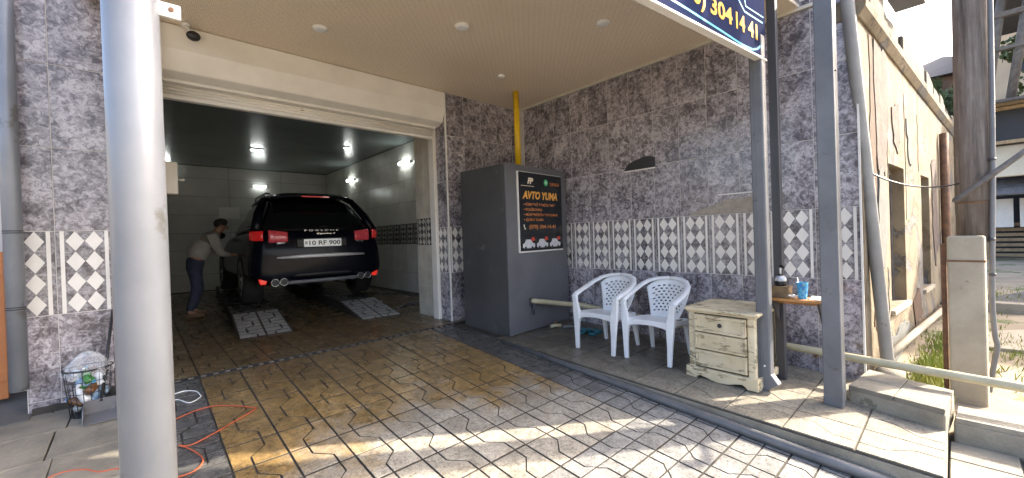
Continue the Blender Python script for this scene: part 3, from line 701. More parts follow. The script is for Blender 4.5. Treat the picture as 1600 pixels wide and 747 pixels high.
# roller shutter box, bottom bar
sh = thing('roller_shutter', 'cream roller shutter box and raised shutter above the garage opening', 'shutter', (1.6, 4.6, 3.0))
prof = [(4.53, ZC - .004), (4.53, 3.19), (4.60, 3.02), (4.70, 2.98), (4.95, 2.98), (4.95, ZC - .004)]
MB().prism(prof, .155, CX + .0, 'x').build('shutter_box', 'white_metal', sh, bevel=.012)
MB().box(.16, CX - .05, 4.80, 4.84, 2.86, 2.979).build('shutter_curtain', 'white_metal', sh, bevel=.004)
for k in range(4): MB().tube([(.16, 4.798, 2.875 + k * .028), (CX - .05, 4.798, 2.875 + k * .028)], .009, 8).build('shutter_slat', 'white_metal', sh)
b = MB(); b.box(.16, CX - .05, 4.785, 4.855, 2.825, 2.86); b.build('bottom_bar', 'white_trim', sh, bevel=.006)
MB().box(.155, CX - .05, 4.70, 4.79, 2.95, 2.9795).build('box_lip', 'white_metal', sh, bevel=.004)
b = MB(); b.ball((1.35, 4.797, 2.93), .03, .004, .014); b.build('rust_mark', 'rust', sh)
# dome camera on shutter box
t = thing('security_camera', 'small black dome camera under the soffit at the shutter box', 'camera', (.36, 4.45, 3.3))
MB().lathe([(.03, ZC - .03), (.035, ZC - .002)], 14, (.345, 4.47, 0)).build('camera_mount', 'white_trim', t)
MB().tube([(.35, 4.47, ZC - .03), (.375, 4.46, 3.33)], .010, 8).build('camera_arm', 'white_trim', t)
b = MB(); b.ball((.395, 4.45, 3.305), .052, .045, .042, 14); b.build('camera_dome', 'black_plastic', t)

# ------------------------------------------------------------------ canopy
can = thing('canopy', 'flat canopy with woven beige soffit over the forecourt', 'canopy', (1.8, 2.6, ZC))
def edge_y(x): return 1.0 + (3.6 - x) * 0.1104 - 0.02
b = MB(); b.prism([(-.28, edge_y(-.28)), (4.5, edge_y(4.5) - .0), (4.5, 4.62), (-.28, 4.62)], ZC, ZC + .03); b.build('soffit_panel', 'soffit', can)
b = MB(); b.prism([(-.34, edge_y(-.34) - .05), (4.75, edge_y(4.75) - .05), (4.75, 4.62), (-.34, 4.62)], ZC + .20, ZC + .24); b.build('roof_sheet', 'roof_dark', can)
b = MB(); b.prism([(-.28, edge_y(-.28)), (4.5, edge_y(4.5)), (4.5, edge_y(4.5) + .08), (-.28, edge_y(-.28) + .08)], ZC + .031, ZC + .199); b.build('edge_beam', 'steel_grey', can)
MB().box(-.28, -.20, 1.52, 4.44, ZC + .031, ZC + .199).build('edge_beam', 'steel_grey', can)
b = MB(); b.box(4.345, 4.369, .70, 4.50, ZC - .03, ZC - .001); b.build('wall_trim', 'cream_tile', can)
MB().box(4.4, 4.75, .40, 4.5, 3.604, 3.64).build('wall_cap', 'concrete', can)
# exposed plaster beam at canopy corner
for i, (x, y, r) in enumerate([(1.251, 3.829, .062), (2.224, 3.004, .066), (3.187, 2.144, .06), (3.261, 3.653, .045), (1.30, 2.10, .062)]):
    lab = ['round white soffit lamp nearest the shutter box', 'round white soffit lamp in the middle of the canopy ceiling', 'round white soffit lamp nearest the lettered sign', 'small round soffit lamp near the yellow pipe', 'round white soffit lamp overhead out of frame'][i]
    if i == 4: continue
    t = thing('soffit_lamp', lab, 'lamp', (x, y, ZC), group='round lamps in the canopy soffit')
    MB().lathe([(r * .92, -.022), (r, -.016), (r * 1.02, -.001)], 24).build('lamp_rim', 'lamp_white', t, world=False)
    MB().lathe([(r * .5, -.0275), (r * .86, -.024), (r * .88, -.0215)], 24).build('lamp_lens', 'paper', t, world=False)

# banner sign on the canopy edge (turned 6.3 degrees)
BA = R(-6.3); BD = Vector((math.cos(BA), math.sin(BA), 0)); BN = Vector((-BD.y, BD.x, 0)) * -1      # BN faces the street
BO = Vector((3.6, .97, 0))
def BP(u, z, out=0.0): p = BO + BD * u + BN * out; return Vector((p.x, p.y, z))
sg = thing('sign_banner', 'glossy dark sign panel with yellow phone number and cyan lines on canopy edge', 'sign', tuple(BP(-1.8, 2.76)))
T = Matrix(((BD.x, -BN.x, 0, BO.x), (BD.y, -BN.y, 0, BO.y), (0, 0, 1, 0), (0, 0, 0, 1)))
MB().box(-3.75, .03, 0, .035, 2.775, 3.50, T=T).build('sign_panel', 'banner', sg)
MB().box(-3.75, .03, -.010, .045, 2.757, 2.774, T=T).build('sign_frame', 'white_metal', sg, bevel=.004)
def sign_text(txt, u0, u1, z, h):
    me = text_mesh('sign_number', txt, .15, 'yellow_print', offset=.004, width=u1 - u0, height=h)
    o = link('sign_number', me, sg); o.matrix_parent_inverse = WM(sg).inverted(); o.matrix_basis = plane_T(BP(u0, z, .003), BD, (0, 0, 1))
sign_text('(070)', -1.265, -.862, 2.862, .155); sign_text('304', -.80, -.505, 2.888, .118); sign_text('14', -.452, -.315, 2.887, .118); sign_text('41', -.268, -.115, 2.886, .118)
def ribbon(name, pts, w, mat):
    b = MB()
    for (u0, z0), (u1, z1) in zip(pts[:-1], pts[1:]):
        dd = Vector((u1 - u0, z1 - z0)).normalized(); n = Vector((-dd.y, dd.x)) * w / 2; e = dd * w * .3
        q = [(u0 - e.x + n.x, z0 - e.y + n.y), (u0 - e.x - n.x, z0 - e.y - n.y), (u1 + e.x - n.x, z1 + e.y - n.y), (u1 + e.x + n.x, z1 + e.y + n.y)]
        b.add([BP(a, c, .0015) for a, c in q], [(0, 1, 2, 3)])
    return b.build(name, mat, sg)
ribbon('sign_line', [(-1.9, 2.86), (-1.5, 2.845), (-1.07, 2.831), (-.63, 2.808), (-.36, 2.792), (-.2, 2.797), (-.12, 2.82), (-.086, 2.841), (-.05, 2.87), (-.027, 2.905)], .016, 'neon_print')
ribbon('sign_line', [(-.50, 3.30), (-.397, 3.102), (-.313, 3.045), (-.017, 3.045)], .013, 'neon_print')
ribbon('sign_line', [(-.33, 3.20), (-.29, 3.09), (.0, 3.092)], .010, 'neon_print')

# posts
pl_ = thing('round_pole', 'round silver-painted steel pole holding up the canopy, at the left', 'post', (0, 1.4, zl(0, 1.4)))
MB().lathe([(.055, zl(0, 1.4) - .02), (.055, ZC + .05)], 40, (0, 1.4, 0)).build('pole_shaft', 'silver', pl_)
b = MB(); b.box(.05, .098, 1.385, 1.397, 2.075, 2.112); b.build('pole_bracket', 'white_trim', pl_, bevel=.002)
MB().lathe([(.006, 1.380), (.006, 1.386)], 12, (.078, 0, 2.095), axis='y').build('bracket_bolt', 'rust', pl_)
MB().lathe([(.075, 0), (.075, .012)], 24, (0, 1.4, zl(0, 1.4) - .012)).build('base_plate', 'silver', pl_)
ps = thing('square_post', 'thick grey square steel post standing before the stone step', 'post', (3.64, .59, zp(0, .59)), rz=R(0))
T = Matrix.Translation((3.645, .60, 0)) @ Matrix.Rotation(R(-2), 4, 'Z')
MB().box(-.055, .055, -.055, .055, zp(0, .6), ZC + .1, T=T).build('post_shaft', 'steel_grey', ps, bevel=.006)
MB().ball((3.612, .541, 2.55), .006).build('post_screw', 'black_plastic', ps)
dp = thing('rain_downpipe', 'grey rectangular rain downpipe with kicked-out foot beside the cream drawers', 'downpipe', (3.56, 1.0, .2))
T = Matrix.Translation((3.575, 1.015, 0)) @ Matrix.Rotation(R(-8), 4, 'Z')
MB().box(-.036, .036, -.048, .048, zp(0, 1) + .085, 2.95, T=T).build('pipe_shaft', 'steel_grey', dp, bevel=.01)
b = MB(); T2 = T @ Matrix.Translation((0, -.035, zp(0, 1) + .075)) @ Matrix.Rotation(R(52), 4, 'X')
b.box(-.034, .034, -.045, .045, -.085, .05, T=T2); b.build('pipe_foot', 'steel_grey', dp, bevel=.008)
MB().lathe([(.009, -.002), (.007, .006)], 10, T=T @ Matrix.Translation((-.037, -.01, zp(0, 1) + .20)) @ Matrix.Rotation(R(-90), 4, 'Y')).build('pipe_rivet', 'white_trim', dp)
b = MB(); b.box(-.037, -.0365, -.02, -.017, .4, 2.95, T=T); b.box(-.0385, -.036, .012, .017, .3, 2.94, T=T); b.build('pipe_rib', 'steel_grey', dp)
dk = thing('dark_post', 'thin dark square post directly behind the grey downpipe', 'post', (3.94, 1.0, .2))
MB().box(3.905, 3.97, .965, 1.03, zp(0, .97), ZC - .002).build('post_shaft', 'steel_dark', dk, bevel=.004)

# ------------------------------------------------------------------ cabinet, poster, yellow pipe
cab = thing('steel_cabinet', 'tall dark grey sheet-metal cabinet in the corner with poster on its front', 'cabinet', (3.65, 3.9, .3))
A_, B_, C_, D_ = (3.13, 3.50), (4.32, 3.60), (4.26, 4.36), (3.055, 4.28)
ZT = 2.315
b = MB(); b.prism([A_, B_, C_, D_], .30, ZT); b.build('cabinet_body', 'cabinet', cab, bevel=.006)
ud = Vector((B_[0] - A_[0], B_[1] - A_[1], 0)); ul = ud.length; ud.normalize(); un = Vector((ud.y, -ud.x, 0))
TC = Matrix(((ud.x, -un.x, 0, A_[0]), (ud.y, -un.y, 0, A_[1]), (0, 0, 1, 0), (0, 0, 0, 1)))     # local x along the front, local y inward
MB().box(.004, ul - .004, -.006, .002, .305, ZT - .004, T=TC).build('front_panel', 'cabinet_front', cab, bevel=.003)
MB().box(-.006, .006, -.010, .006, .305, ZT, T=TC).build('corner_edge', 'steel_grey', cab)
b = MB(); b.box(-.008, ul + .006, -.012, .02, ZT - .03, ZT + .006, T=TC); b.build('top_edge', 'cabinet_front', cab, bevel=.004)
MB().box(.35, .42, -.03, -.006, .60, .70, T=TC).build('pipe_flange', 'steel_dark', cab, bevel=.004)
po = thing('poster_board', 'black car-wash poster with gold lettering and white edge on the cabinet front', 'poster', tuple(TC @ Vector((.62, 0, 1.25))))
px0, px1, pz0, pz1 = .185, 1.06, 1.262, 2.243
MB().box(px0, px1, -.030, -.0065, pz0, pz1, T=TC).build('board', 'white_trim', po, bevel=.002)
MB().box(px0 + .012, px1 - .004, -.0316, -.0301, pz0 + .018, pz1 - .006, T=TC).build('poster_sheet', 'poster', po)
def ptext(name, txt, u, z, h, mat, w=None, shear=0.0, offset=0.0, align='LEFT', out=.0322):
    me = text_mesh(name, txt, h, mat, shear, offset, w, align, depth=.0003)
    o = link(name, me, po); o.matrix_parent_inverse = WM(po).inverted(); o.matrix_basis = TC @ plane_T((u, -out, z), (1, 0, 0), (0, 0, 1)); return o
W = px1 - px0
ptext('headline', 'AVTO YUMA', px0 + .075, 1.920, .125, 'gold_print', w=.70, shear=.22, offset=.006)
ptext('monogram', 'FP', px0 + .175, 2.105, .095, 'pale_print', w=.11, shear=.3, offset=.005)
ptext('place_name', 'Q\u018fB\u018fL\u018f', px1 - .255, 2.105, .055, 'orange_print', w=.20)
for i, (s, w) in enumerate([('\u2022 K\u0130MY\u018fV\u0130 T\u018fM\u0130ZL\u018fM\u018f', .62), ('\u2022 POL\u0130ROVKA', .36), ('\u2022 M\u00dcH\u018fRR\u0130K\u0130N YUYULMASI', .68), ('\u2022 QURU YUMA', .38)]):
    ptext('service_line', s, px0 + .09, 1.832 - i * .062, .045, 'orange_print', w=w, offset=.0008)
ptext('phone_line', '(070) 304-14-41', px0 + .185, 1.552, .065, 'orange_print', w=.53, offset=.001)
b = MB(); b.tube([TC @ Vector((px0 + .085 + .022 * (1 - math.cos(t)) , -.0318, 1.60 - .055 * t / 1.57 )) for t in (0, .5, 1.0, 1.57)], [.012, .006, .006, .012], 8); b.build('phone_icon', 'pale_print', po)
b = MB(); b.prism([(px0 + .055, 2.07), (px0 + .30, 2.07), (px0 + .30, 2.075), (px0 + .055, 2.075)], -.0325, -.0318, 'y', T=TC); b.build('underline', 'pale_print', po)
b = MB(); b.lathe([(.042, -.0325), (.042, -.0318)], 24, (px1 - .335, 0, 2.135), axis='y', T=TC); b.build('badge', 'green_print', po)
b = MB(); b.lathe([(.018, -.0330), (.018, -.0326)], 16, (px1 - .335, 0, 2.135), axis='y', T=TC); b.build('badge_mark', 'white_print', po)
carp = [(0, 0), (.03, -.012), (.19, -.012), (.225, .0), (.23, .04), (.18, .055), (.145, .095), (.06, .095), (.03, .05), (0, .04)]
for i in range(3):
    u0 = px0 + .055 + i * .265; z0 = 1.325
    MB().prism([(u0 + a, z0 + c) for a, c in carp], -.0326, -.0318, 'y', T=TC).build('printed_car', 'white_print', po)
    MB().prism([(u0 + .16, z0 + .07), (u0 + .235, z0 + .085), (u0 + .215, z0 + .125), (u0 + .165, z0 + .12)], -.0332, -.0327, 'y', T=TC).build('printed_splash', 'sign_red', po)
    for dx in (.05, .175): MB().lathe([(.020, -.0334), (.020, -.0327)], 12, (u0 + dx, 0, z0 - .008), axis='y', T=TC).build('printed_wheel', 'ink', po)
lv = Vector((D_[0] - A_[0], D_[1] - A_[1], 0)); ll = lv.length; lv.normalize(); ln_ = Vector((-lv.y, lv.x, 0))
TL = Matrix(((lv.x, ln_.x, 0, A_[0]), (lv.y, ln_.y, 0, A_[1]), (0, 0, 1, 0), (0, 0, 0, 1)))
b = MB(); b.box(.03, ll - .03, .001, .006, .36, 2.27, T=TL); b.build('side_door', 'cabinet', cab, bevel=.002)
for z in (.55, 1.3, 2.05): MB().tube([TL @ Vector((ll - .03, .010, z - .04)), TL @ Vector((ll - .03, .010, z + .04))], .008, 8).build('hinge', 'cabinet', cab)
for z in (.36, .9, 1.5, 2.25):
    for u in (.06, ul - .05): MB().ball(tuple(TC @ Vector((u, -.006, z))), .006).build('rivet', 'cabinet_front', cab)
yp = thing('yellow_pipe', 'bright yellow vertical pipe from the soffit down to the cabinet top', 'pipe', (3.78, 3.95, ZT))
MB().tube([(3.78, 3.95, ZT + .005), (3.78, 3.95, ZC - .002)], .041, 18).build('pipe_shaft', 'yellow', yp)
MB().lathe([(.05, ZT + .002), (.046, ZT + .03)], 18, (3.78, 3.95, 0)).build('pipe_collar', 'yellow', yp)
# beige gas pipe along the wall
gp = thing('gas_pipe', 'long beige pipe running low along the wall and on past the concrete stub', 'pipe', (4.14, 1.0, .4))
P1 = Vector(TC @ Vector((.385, -.055, .675))); 
MB().tube([TC @ Vector((.385, -.004, .668)), TC @ Vector((.385, -.05, .668)), TC @ Vector((.43, -.066, .66)), (4.02, 3.395, .570), (4.10, 3.36, .558), (4.145, 3.28, .555), (4.15, 2.2, .490), (4.15, .99, .423), (4.15, -.30, .383), (4.15, -3.6, .29)], .031, 14).build('pipe_run', 'beige_pipe', gp)
for y, z in ((2.55, .511), (.80, .417)):
    b = MB(); b.box(4.10, XW - .002, y - .012, y + .012, z - .046, z - .032); b.build('pipe_bracket', 'rust', gp)
MB().tube([TC @ Vector((.385, -.05, .66)), TC @ Vector((.385, -.05, .50))], .012, 8).build('drain_stub', 'steel_dark', gp)
# black pipe along the kerb
kp = thing('black_pipe', 'black drain pipe lying along the foot of the platform kerb', 'pipe', (2.94, 1.7, .15))
MB().tube([(2.945, 3.45, zd(3, 3.45) + .010), (2.945, 2.4, zd(3, 2.4) + .016), (2.935, 1.78, zd(3, 1.78) + .022), (2.93, 1.27, zd(3, 1.27) + .027), (2.93, .87, zd(3, .87) + .028), (2.94, .56, zd(3, .56) + .029), (2.955, .24, zd(3, .24) + .030)], [.018, .022, .026, .029, .030, .031, .032], 16, cap=False).build('pipe_run', 'black_pipe', kp, solid=.006)

# ------------------------------------------------------------------ plastic chairs
def make_chair(label, loc, rz):
    t = thing('plastic_chair', label, 'chair', loc, rz, 'white plastic chairs against the tiled wall')
    def seatf(u, v):
        x = .015 + .42 * v; w = .225 - .03 * v; y = (u * 2 - 1) * w
        z = .415 - .035 * v + .018 * abs(u * 2 - 1) ** 3 - .012 * math.sin(math.pi * v) * (1 - abs(u * 2 - 1))
        if v < .12: z -= (.12 - v) * .10
        return (x, y, z)
    b = MB(); b.grid(12, 12, seatf); b.build('seat', 'chair', t, world=False, solid=.012, subsurf=1)
    # front and side aprons with arched lower edge
    ap = [(-.245, .425), (.245, .425), (.245, .315), (.222, .335), (.17, .36), (.09, .372), (0, .376), (-.09, .372), (-.17, .36), (-.222, .335), (-.245, .315)]
    b = MB(); b.prism(ap, .0, .014, 'x'); b.build('front_apron', 'chair', t, world=False, bevel=.005)
    for s in (-1, 1):
        sp = [(.02, .43), (.45, .385), (.47, .27), (.43, .315), (.36, .345), (.24, .355), (.12, .35), (.06, .325), (.02, .29)]
        b = MB(); b.prism(sp, s * .222 - .006, s * .222 + .006, 'y'); b.build('side_apron', 'chair', t, world=False, bevel=.004)
    # back with real lattice holes
    NU, NV = 33, 25
    def backf(u, v):
        s = u * 2 - 1; hw = .150 + .095 * v ** .8
        top = .795 - .10 * abs(s) ** 3.2
        z = .385 + (top - .385) * v; x = .425 + .150 * v + .02 * math.sin(v * 3.0) - .085 * s * s * (.35 + .65 * v)
        return (x, s * hw, z)
    def hole(i, j):
        if j < 4 or j > NV - 5 or i < 3 or i > NU - 4: return False
        r = (j - 4) // 2
        if (j - 4) % 2: return False
        return (i - (2 if r % 2 else 0)) % 4 in (0, 1)
    b = MB(); b.grid(NU, NV, backf, skip=hole); b.build('backrest', 'chair', t, world=False, solid=.010)
    for s in (-1, 1):
        # arm: broad rounded strip from the front post to the top rim of the back
        pts = [(.006, s * .268, .600), (.06, s * .276, .624), (.16, s * .282, .650), (.29, s * .279, .690), (.40, s * .258, .735), (.485, s * .205, .775), (.535, s * .125, .798), (.556, s * .04, .806), (.558, 0, .807)]
        b = MB(); rs = [.034, .036, .036, .035, .033, .030, .027, .024, .023]
        b.tube(pts, rs, 12, flat=.62); b.build('arm', 'chair', t, world=False)
        b = MB()   # front leg running on as the arm post
        def sec(x, y, z, wx, wy): return [(x - wx, y - wy, z), (x + wx, y - wy, z), (x + wx, y + wy, z), (x - wx, y + wy, z)]
        st_ = [sec(-.012, s * .232, 0, .016, .021), sec(-.006, s * .238, .18, .017, .026), sec(.002, s * .240, .33, .020, .036), sec(.008, s * .246, .43, .022, .040), sec(.006, s * .262, .54, .018, .028), sec(.008, s * .268, .605, .024, .028)]
        vs = [p for q in st_ for p in q]; fs = [(0, 3, 2, 1), tuple(range(len(vs) - 4, len(vs)))] + [(4 * k + i, 4 * k + (i + 1) % 4, 4 * k + 4 + (i + 1) % 4, 4 * k + 4 + i) for k in range(len(st_) - 1) for i in range(4)]
        b.add(vs, fs, 0, False); b.build('leg', 'chair', t, world=False, bevel=.006)
        b = MB(); st_ = [sec(.535, s * .212, 0, .020, .016), sec(.500, s * .205, .20, .024, .020), sec(.455, s * .195, .39, .030, .026)]
        vs = [p for q in st_ for p in q]; fs = [(0, 3, 2, 1), tuple(range(len(vs) - 4, len(vs)))] + [(4 * k + i, 4 * k + (i + 1) % 4, 4 * k + 4 + (i + 1) % 4, 4 * k + 4 + i) for k in range(len(st_) - 1) for i in range(4)]
        b.add(vs, fs, 0, False); b.build('leg', 'chair', t, world=False, bevel=.006)
    return t
ch1 = make_chair('white plastic armchair next to the grey cabinet', (3.40, 2.50, zp(0, 2.5)), R(1)); ch1.scale = (.93, .93, .93)
ch2 = copy_tree(ch1); ch2['label'] = 'white plastic armchair next to the cream chest of drawers'; ch2.location = (3.50, 1.975, zp(0, 1.97)); ch2.rotation_euler = (0, 0, R(2))
# slippers under first chair
for i, (x, y) in enumerate(((3.90, 3.03), (3.96, 2.90))):
    t = thing('rubber_slipper', ['teal rubber slipper under the first white chair, nearer the cabinet', 'teal rubber slipper under the first white chair, nearer the drawers'][i], 'slipper', (x, y, zp(0, y)), R(100), group='teal slippers under the chair')
    b = MB(); b.grid(6, 8, lambda u, v: ((u - .5) * .09 * (1 - .3 * (2 * v - 1) ** 2), (v - .5) * .24, .022)); b.build('sole', 'slipper', t, world=False, solid=.025)
    b = MB(); b.grid(8, 4, lambda u, v: (math.cos(math.pi * u) * .048, .01 + v * .08, .02 + math.sin(math.pi * u) * .05)); b.build('strap', 'slipper', t, world=False, solid=.006)
# loose tap and hose ends near the cabinet foot
t = thing('loose_valve', 'small heap of pipe fittings on the platform by the cabinet foot', 'fittings', (3.83, 3.42, zp(0, 3.4)))
MB().tube([(-.07, .02, .03), (0, 0, .035), (.06, -.04, .03)], .022, 10).build('tee_body', 'beige_pipe', t, world=False)
MB().tube([(0, 0, .04), (.01, .01, .085)], .014, 8).build('valve_stem', 'rust', t, world=False)
MB().tube([(.03, -.10, .02), (.09, -.12, .02), (.15, -.17, .018), (.16, -.25, .018)], .02, 10).build('hose_end', 'black_pipe', t, world=False)

# ------------------------------------------------------------------ cream chest of drawers
cd_ = thing('chest_of_drawers', 'worn cream-painted three-drawer chest beside the grey downpipe', 'drawers', (3.47, 1.31, zp(0, 1.31)), R(-2))
Y0, Y1, DP = -.262, .262, .56
b = MB(); b.box(.02, DP, Y0 + .015, Y1 - .015, .07, .555); b.build('carcass', 'distressed', cd_, world=False, bevel=.006)
for s in (-1, 1):
    b = MB(); ya, yb = sorted((s * .262, s * .205)); b.box(.0, .05, ya, yb, .075, .556); b.build('pilaster', 'distressed', cd_, world=False, bevel=.010)
top = [(-.03, Y0 - .012), (-.012, Y0 - .03), (DP + .01, Y0 - .03), (DP + .01, Y1 + .03), (-.012, Y1 + .03), (-.03, Y1 + .012)]
b = MB(); b.prism(top, .572, .600); b.build('top_board', 'distressed', cd_, world=False, bevel=.010, seg=3)
b = MB(); b.box(-.008, DP, Y0 - .01, Y1 + .01, .556, .572); b.build('top_moulding', 'distressed', cd_, world=False, bevel=.006)
b = MB(); b.box(.012, .019, Y0 + .05, Y1 - .05, .095, .555); b.build('drawer_recess', 'worn_dark', cd_, world=False)
for i, (za, zb, outx, sk) in enumerate(((.405, .545, -.016, 3.0), (.258, .393, -.010, 1.6), (.110, .246, .004, 0))):
    T = Matrix.Translation((0, Y1 - .058, 0)) @ Matrix.Rotation(R(-sk), 4, 'Z') @ Matrix.Translation((0, -(Y1 - .058), 0))
    ya, yb = Y0 + .062, Y1 - .062
    b = MB(); b.box(outx * .3, .03, ya, yb, za, zb, T=T); o = b.build('drawer', 'distressed', cd_, world=False, bevel=.004)
    fr = .020; b = MB(); x0 = outx * .3 - .013; x1 = outx * .3 - .0005
    b.box(x0, x1, ya, yb, za, za + fr, T=T); b.box(x0, x1, ya, yb, zb - fr, zb, T=T); b.box(x0, x1, ya, ya + fr, za + fr, zb - fr, T=T); b.box(x0, x1, yb - fr, yb, za + fr, zb - fr, T=T)
    f = b.build('drawer_frame', 'distressed', o, world=False, bevel=.004)
    if i == 0:
        k = MB(); k.lathe([(.006, 0), (.008, -.012), (.016, -.020), (.017, -.027), (.008, -.034), (.001, -.035)], 14, (outx * .3 - .002, (ya + yb) / 2 - .012, (za + zb) / 2), axis='x'); k.build('knob', 'black_plastic', o, world=False)
foot = [(Y0 - .02, .0), (Y0 - .02, .095), (Y1 + .02, .095), (Y1 + .02, 0), (Y1 - .06, 0), (Y1 - .075, .018), (Y1 - .095, .030), (Y1 - .12, .026), (.12, .022), (.06, .004), (0, .0), (-.06, .004), (-.12, .022), (Y0 + .12, .026), (Y0 + .095, .030), (Y0 + .075, .018), (Y0 + .06, 0)]
b = MB(); b.prism(foot, -.022, .004, 'x'); b.build('plinth', 'distressed', cd_, world=False, bevel=.006)
for s in (-1, 1):
    b = MB(); ya, yb = sorted((s * .282, s * .262)); b.prism([(-.02, 0), (.06, 0), (.10, .03), (DP - .1, .03), (DP - .06, 0), (DP, 0), (DP, .095), (-.02, .095)], ya, yb, 'y'); b.build('side_plinth', 'distressed', cd_, world=False, bevel=.005)

# ------------------------------------------------------------------ shelf and what is on it
shf = thing('wooden_shelf', 'orange-brown wooden shelf board between the dark post and the square post', 'shelf', (3.8, .8, .89))
MB().prism([(3.70, .665), (3.70, 1.03), (3.885, 1.06), (3.885, .60), (3.72, .60)], .884, .905).build('shelf_board', 'wood', shf, bevel=.003)
for y in (.70, 1.00):
    b = MB(); b.prism([(3.895, .70), (3.895, .883), (3.74, .883), (3.74, .868), (3.88, .70)], y - .008, y + .008, 'y'); b.build('shelf_bracket', 'steel_dark', shf)
MB().box(3.886, 3.90, .60, 1.05, .84, .905).build('shelf_batten', 'wood', shf)
t = thing('wooden_box', 'small brown wooden box on the left end of the shelf', 'box', (3.79, .945, .905))
MB().box(3.735, 3.86, .888, 1.01, .905, .985).build('box_body', 'brown_box', t, bevel=.003)
MB().box(3.731, 3.864, .884, 1.014, .9855, .995).build('box_lid', 'brown_box', t, bevel=.002)
t = thing('soap_dispenser', 'black bottle with a white pump standing on the box', 'bottle', (3.80, .955, .995))
B0 = (3.80, .955, .0595)
MB().lathe([(.036, .9365), (.040, .95), (.039, .99), (.026, 1.015), (.012, 1.03)], 18, B0).build('bottle_body', 'black_plastic', t)
MB().lathe([(.0415, .974), (.040, .992), (.027, 1.017)], 18, B0, caps=False).build('bottle_band', 'white_print', t, solid=.002)
MB().tube([(3.80, .955, 1.088), (3.80, .955, 1.15)], .008, 8).build('pump_stem', 'white_trim', t)
MB().tube([(3.80, .955, 1.15), (3.79, .94, 1.153), (3.77, .925, 1.145)], .012, 8).build('pump_head', 'black_plastic', t)
t = thing('paper_cup', 'blue and green printed cup on the shelf', 'cup', (3.78, .805, .905))
MB().lathe([(.028, 0), (.039, .125), (.0405, .128), (.037, .128), (.026, .006)], 24, caps=False).build('cup_wall', 'cup_blue', t, world=False)
MB().lathe([(.0265, .002), (.0270, .006)], 20).build('cup_base', 'cup_white', t, world=False)
MB().tube([(.0, .01, .01), (-.012, .03, .165)], .0035, 6).build('straw', 'white_trim', t, world=False)
t = thing('crumpled_napkin', 'white napkin beside the blue cup on the shelf', 'napkin', (3.76, .86, .905))
b = MB(); b.grid(6, 6, lambda u, v: ((u - .5) * .06, (v - .5) * .06, .008 + .012 * math.sin(u * 7) * math.cos(v * 6) + .012), sm=True); b.build('napkin_sheet', 'paper', t, world=False, solid=.003)
t = thing('paper_sheet', 'white paper sheet lying on the right end of the shelf', 'paper', (3.80, .715, .905))
b = MB(); b.grid(6, 4, lambda u, v: ((u - .5) * .13, (v - .5) * .10, .003 + .012 * u * u), sm=True); b.build('sheet', 'paper', t, world=False, solid=.001)

# ------------------------------------------------------------------ bits at the left pier
gt = thing('white_gutter_pipe', 'white rain gutter pipe at the left edge, tied with wire', 'downpipe', (-.638, 4.33, .52))
MB().tube([(-.638, 4.33, .53), (-.638, 4.33, 3.9)], .047, 20).build('pipe_shaft', 'silver', gt)
for z in (1.08, 1.60): MB().lathe([(.0485, z), (.0485, z + .006)], 20, (-.638, 4.33, 0)).build('wire_tie', 'wire_black', gt); MB().lathe([(.0485, z + .014), (.0485, z + .02)], 20, (-.638, 4.33, 0)).build('wire_tie', 'wire_black', gt)
t = thing('orange_gate', 'orange painted gate leaf at the far left edge beyond the gutter pipe', 'gate', (-1.2, 4.9, .33))
MB().box(-1.75, -.775, 4.9, 4.93, .36, 1.48).build('gate_panel', 'orange_panel', t, bevel=.004)
for z in (.5, 1.3): MB().box(-1.75, -.775, 4.885, 4.899, z, z + .05).build('gate_rail', 'orange_panel', t)
nw = thing('boundary_wall', 'pale boundary wall beyond the orange gate at the far left', 'wall', (-5, 5.2, .3))
MB().box(-9.0, -.66, 5.22, 5.42, .1, 2.9).build('wall_core', 'pale_concrete', nw)
MB().box(-9.05, -.66, 5.17, 5.47, 2.9, 2.98).build('wall_coping', 'concrete', nw, bevel=.01)
bx = thing('rubbish_basket', 'black wire basket full of empty bottles under a clear bag, by the left pier', 'basket', (-.30, 4.17, zl(0, 4.1)))
RB, RT, HB = .095, .125, .33
for k in range(18):
    a = 2 * math.pi * k / 18
    MB().tube([(RB * math.cos(a), RB * math.sin(a), .006), (RT * math.cos(a), RT * math.sin(a), HB)], .0022, 5).build('basket_wire', 'wire_black', bx, world=False)
for z in (.006, .09, .17, .25):
    r = RB + (RT - RB) * z / HB; MB().tube([(r * math.cos(q), r * math.sin(q), z) for q in [2 * math.pi * i / 28 for i in range(28)]], .0024, 5, closed=True).build('basket_hoop', 'wire_black', bx, world=False)
MB().tube([(RT * math.cos(q), RT * math.sin(q), HB) for q in [2 * math.pi * i / 32 for i in range(32)]], .006, 6, closed=True).build('basket_rim', 'wire_black', bx, world=False)
MB().lathe([(RB, .002), (RB, .007)], 24).build('basket_base', 'wire_black', bx, world=False)
random.seed(3)
BL = ['clear blue bottle', 'white bottle', 'green bottle', 'brown bottle']
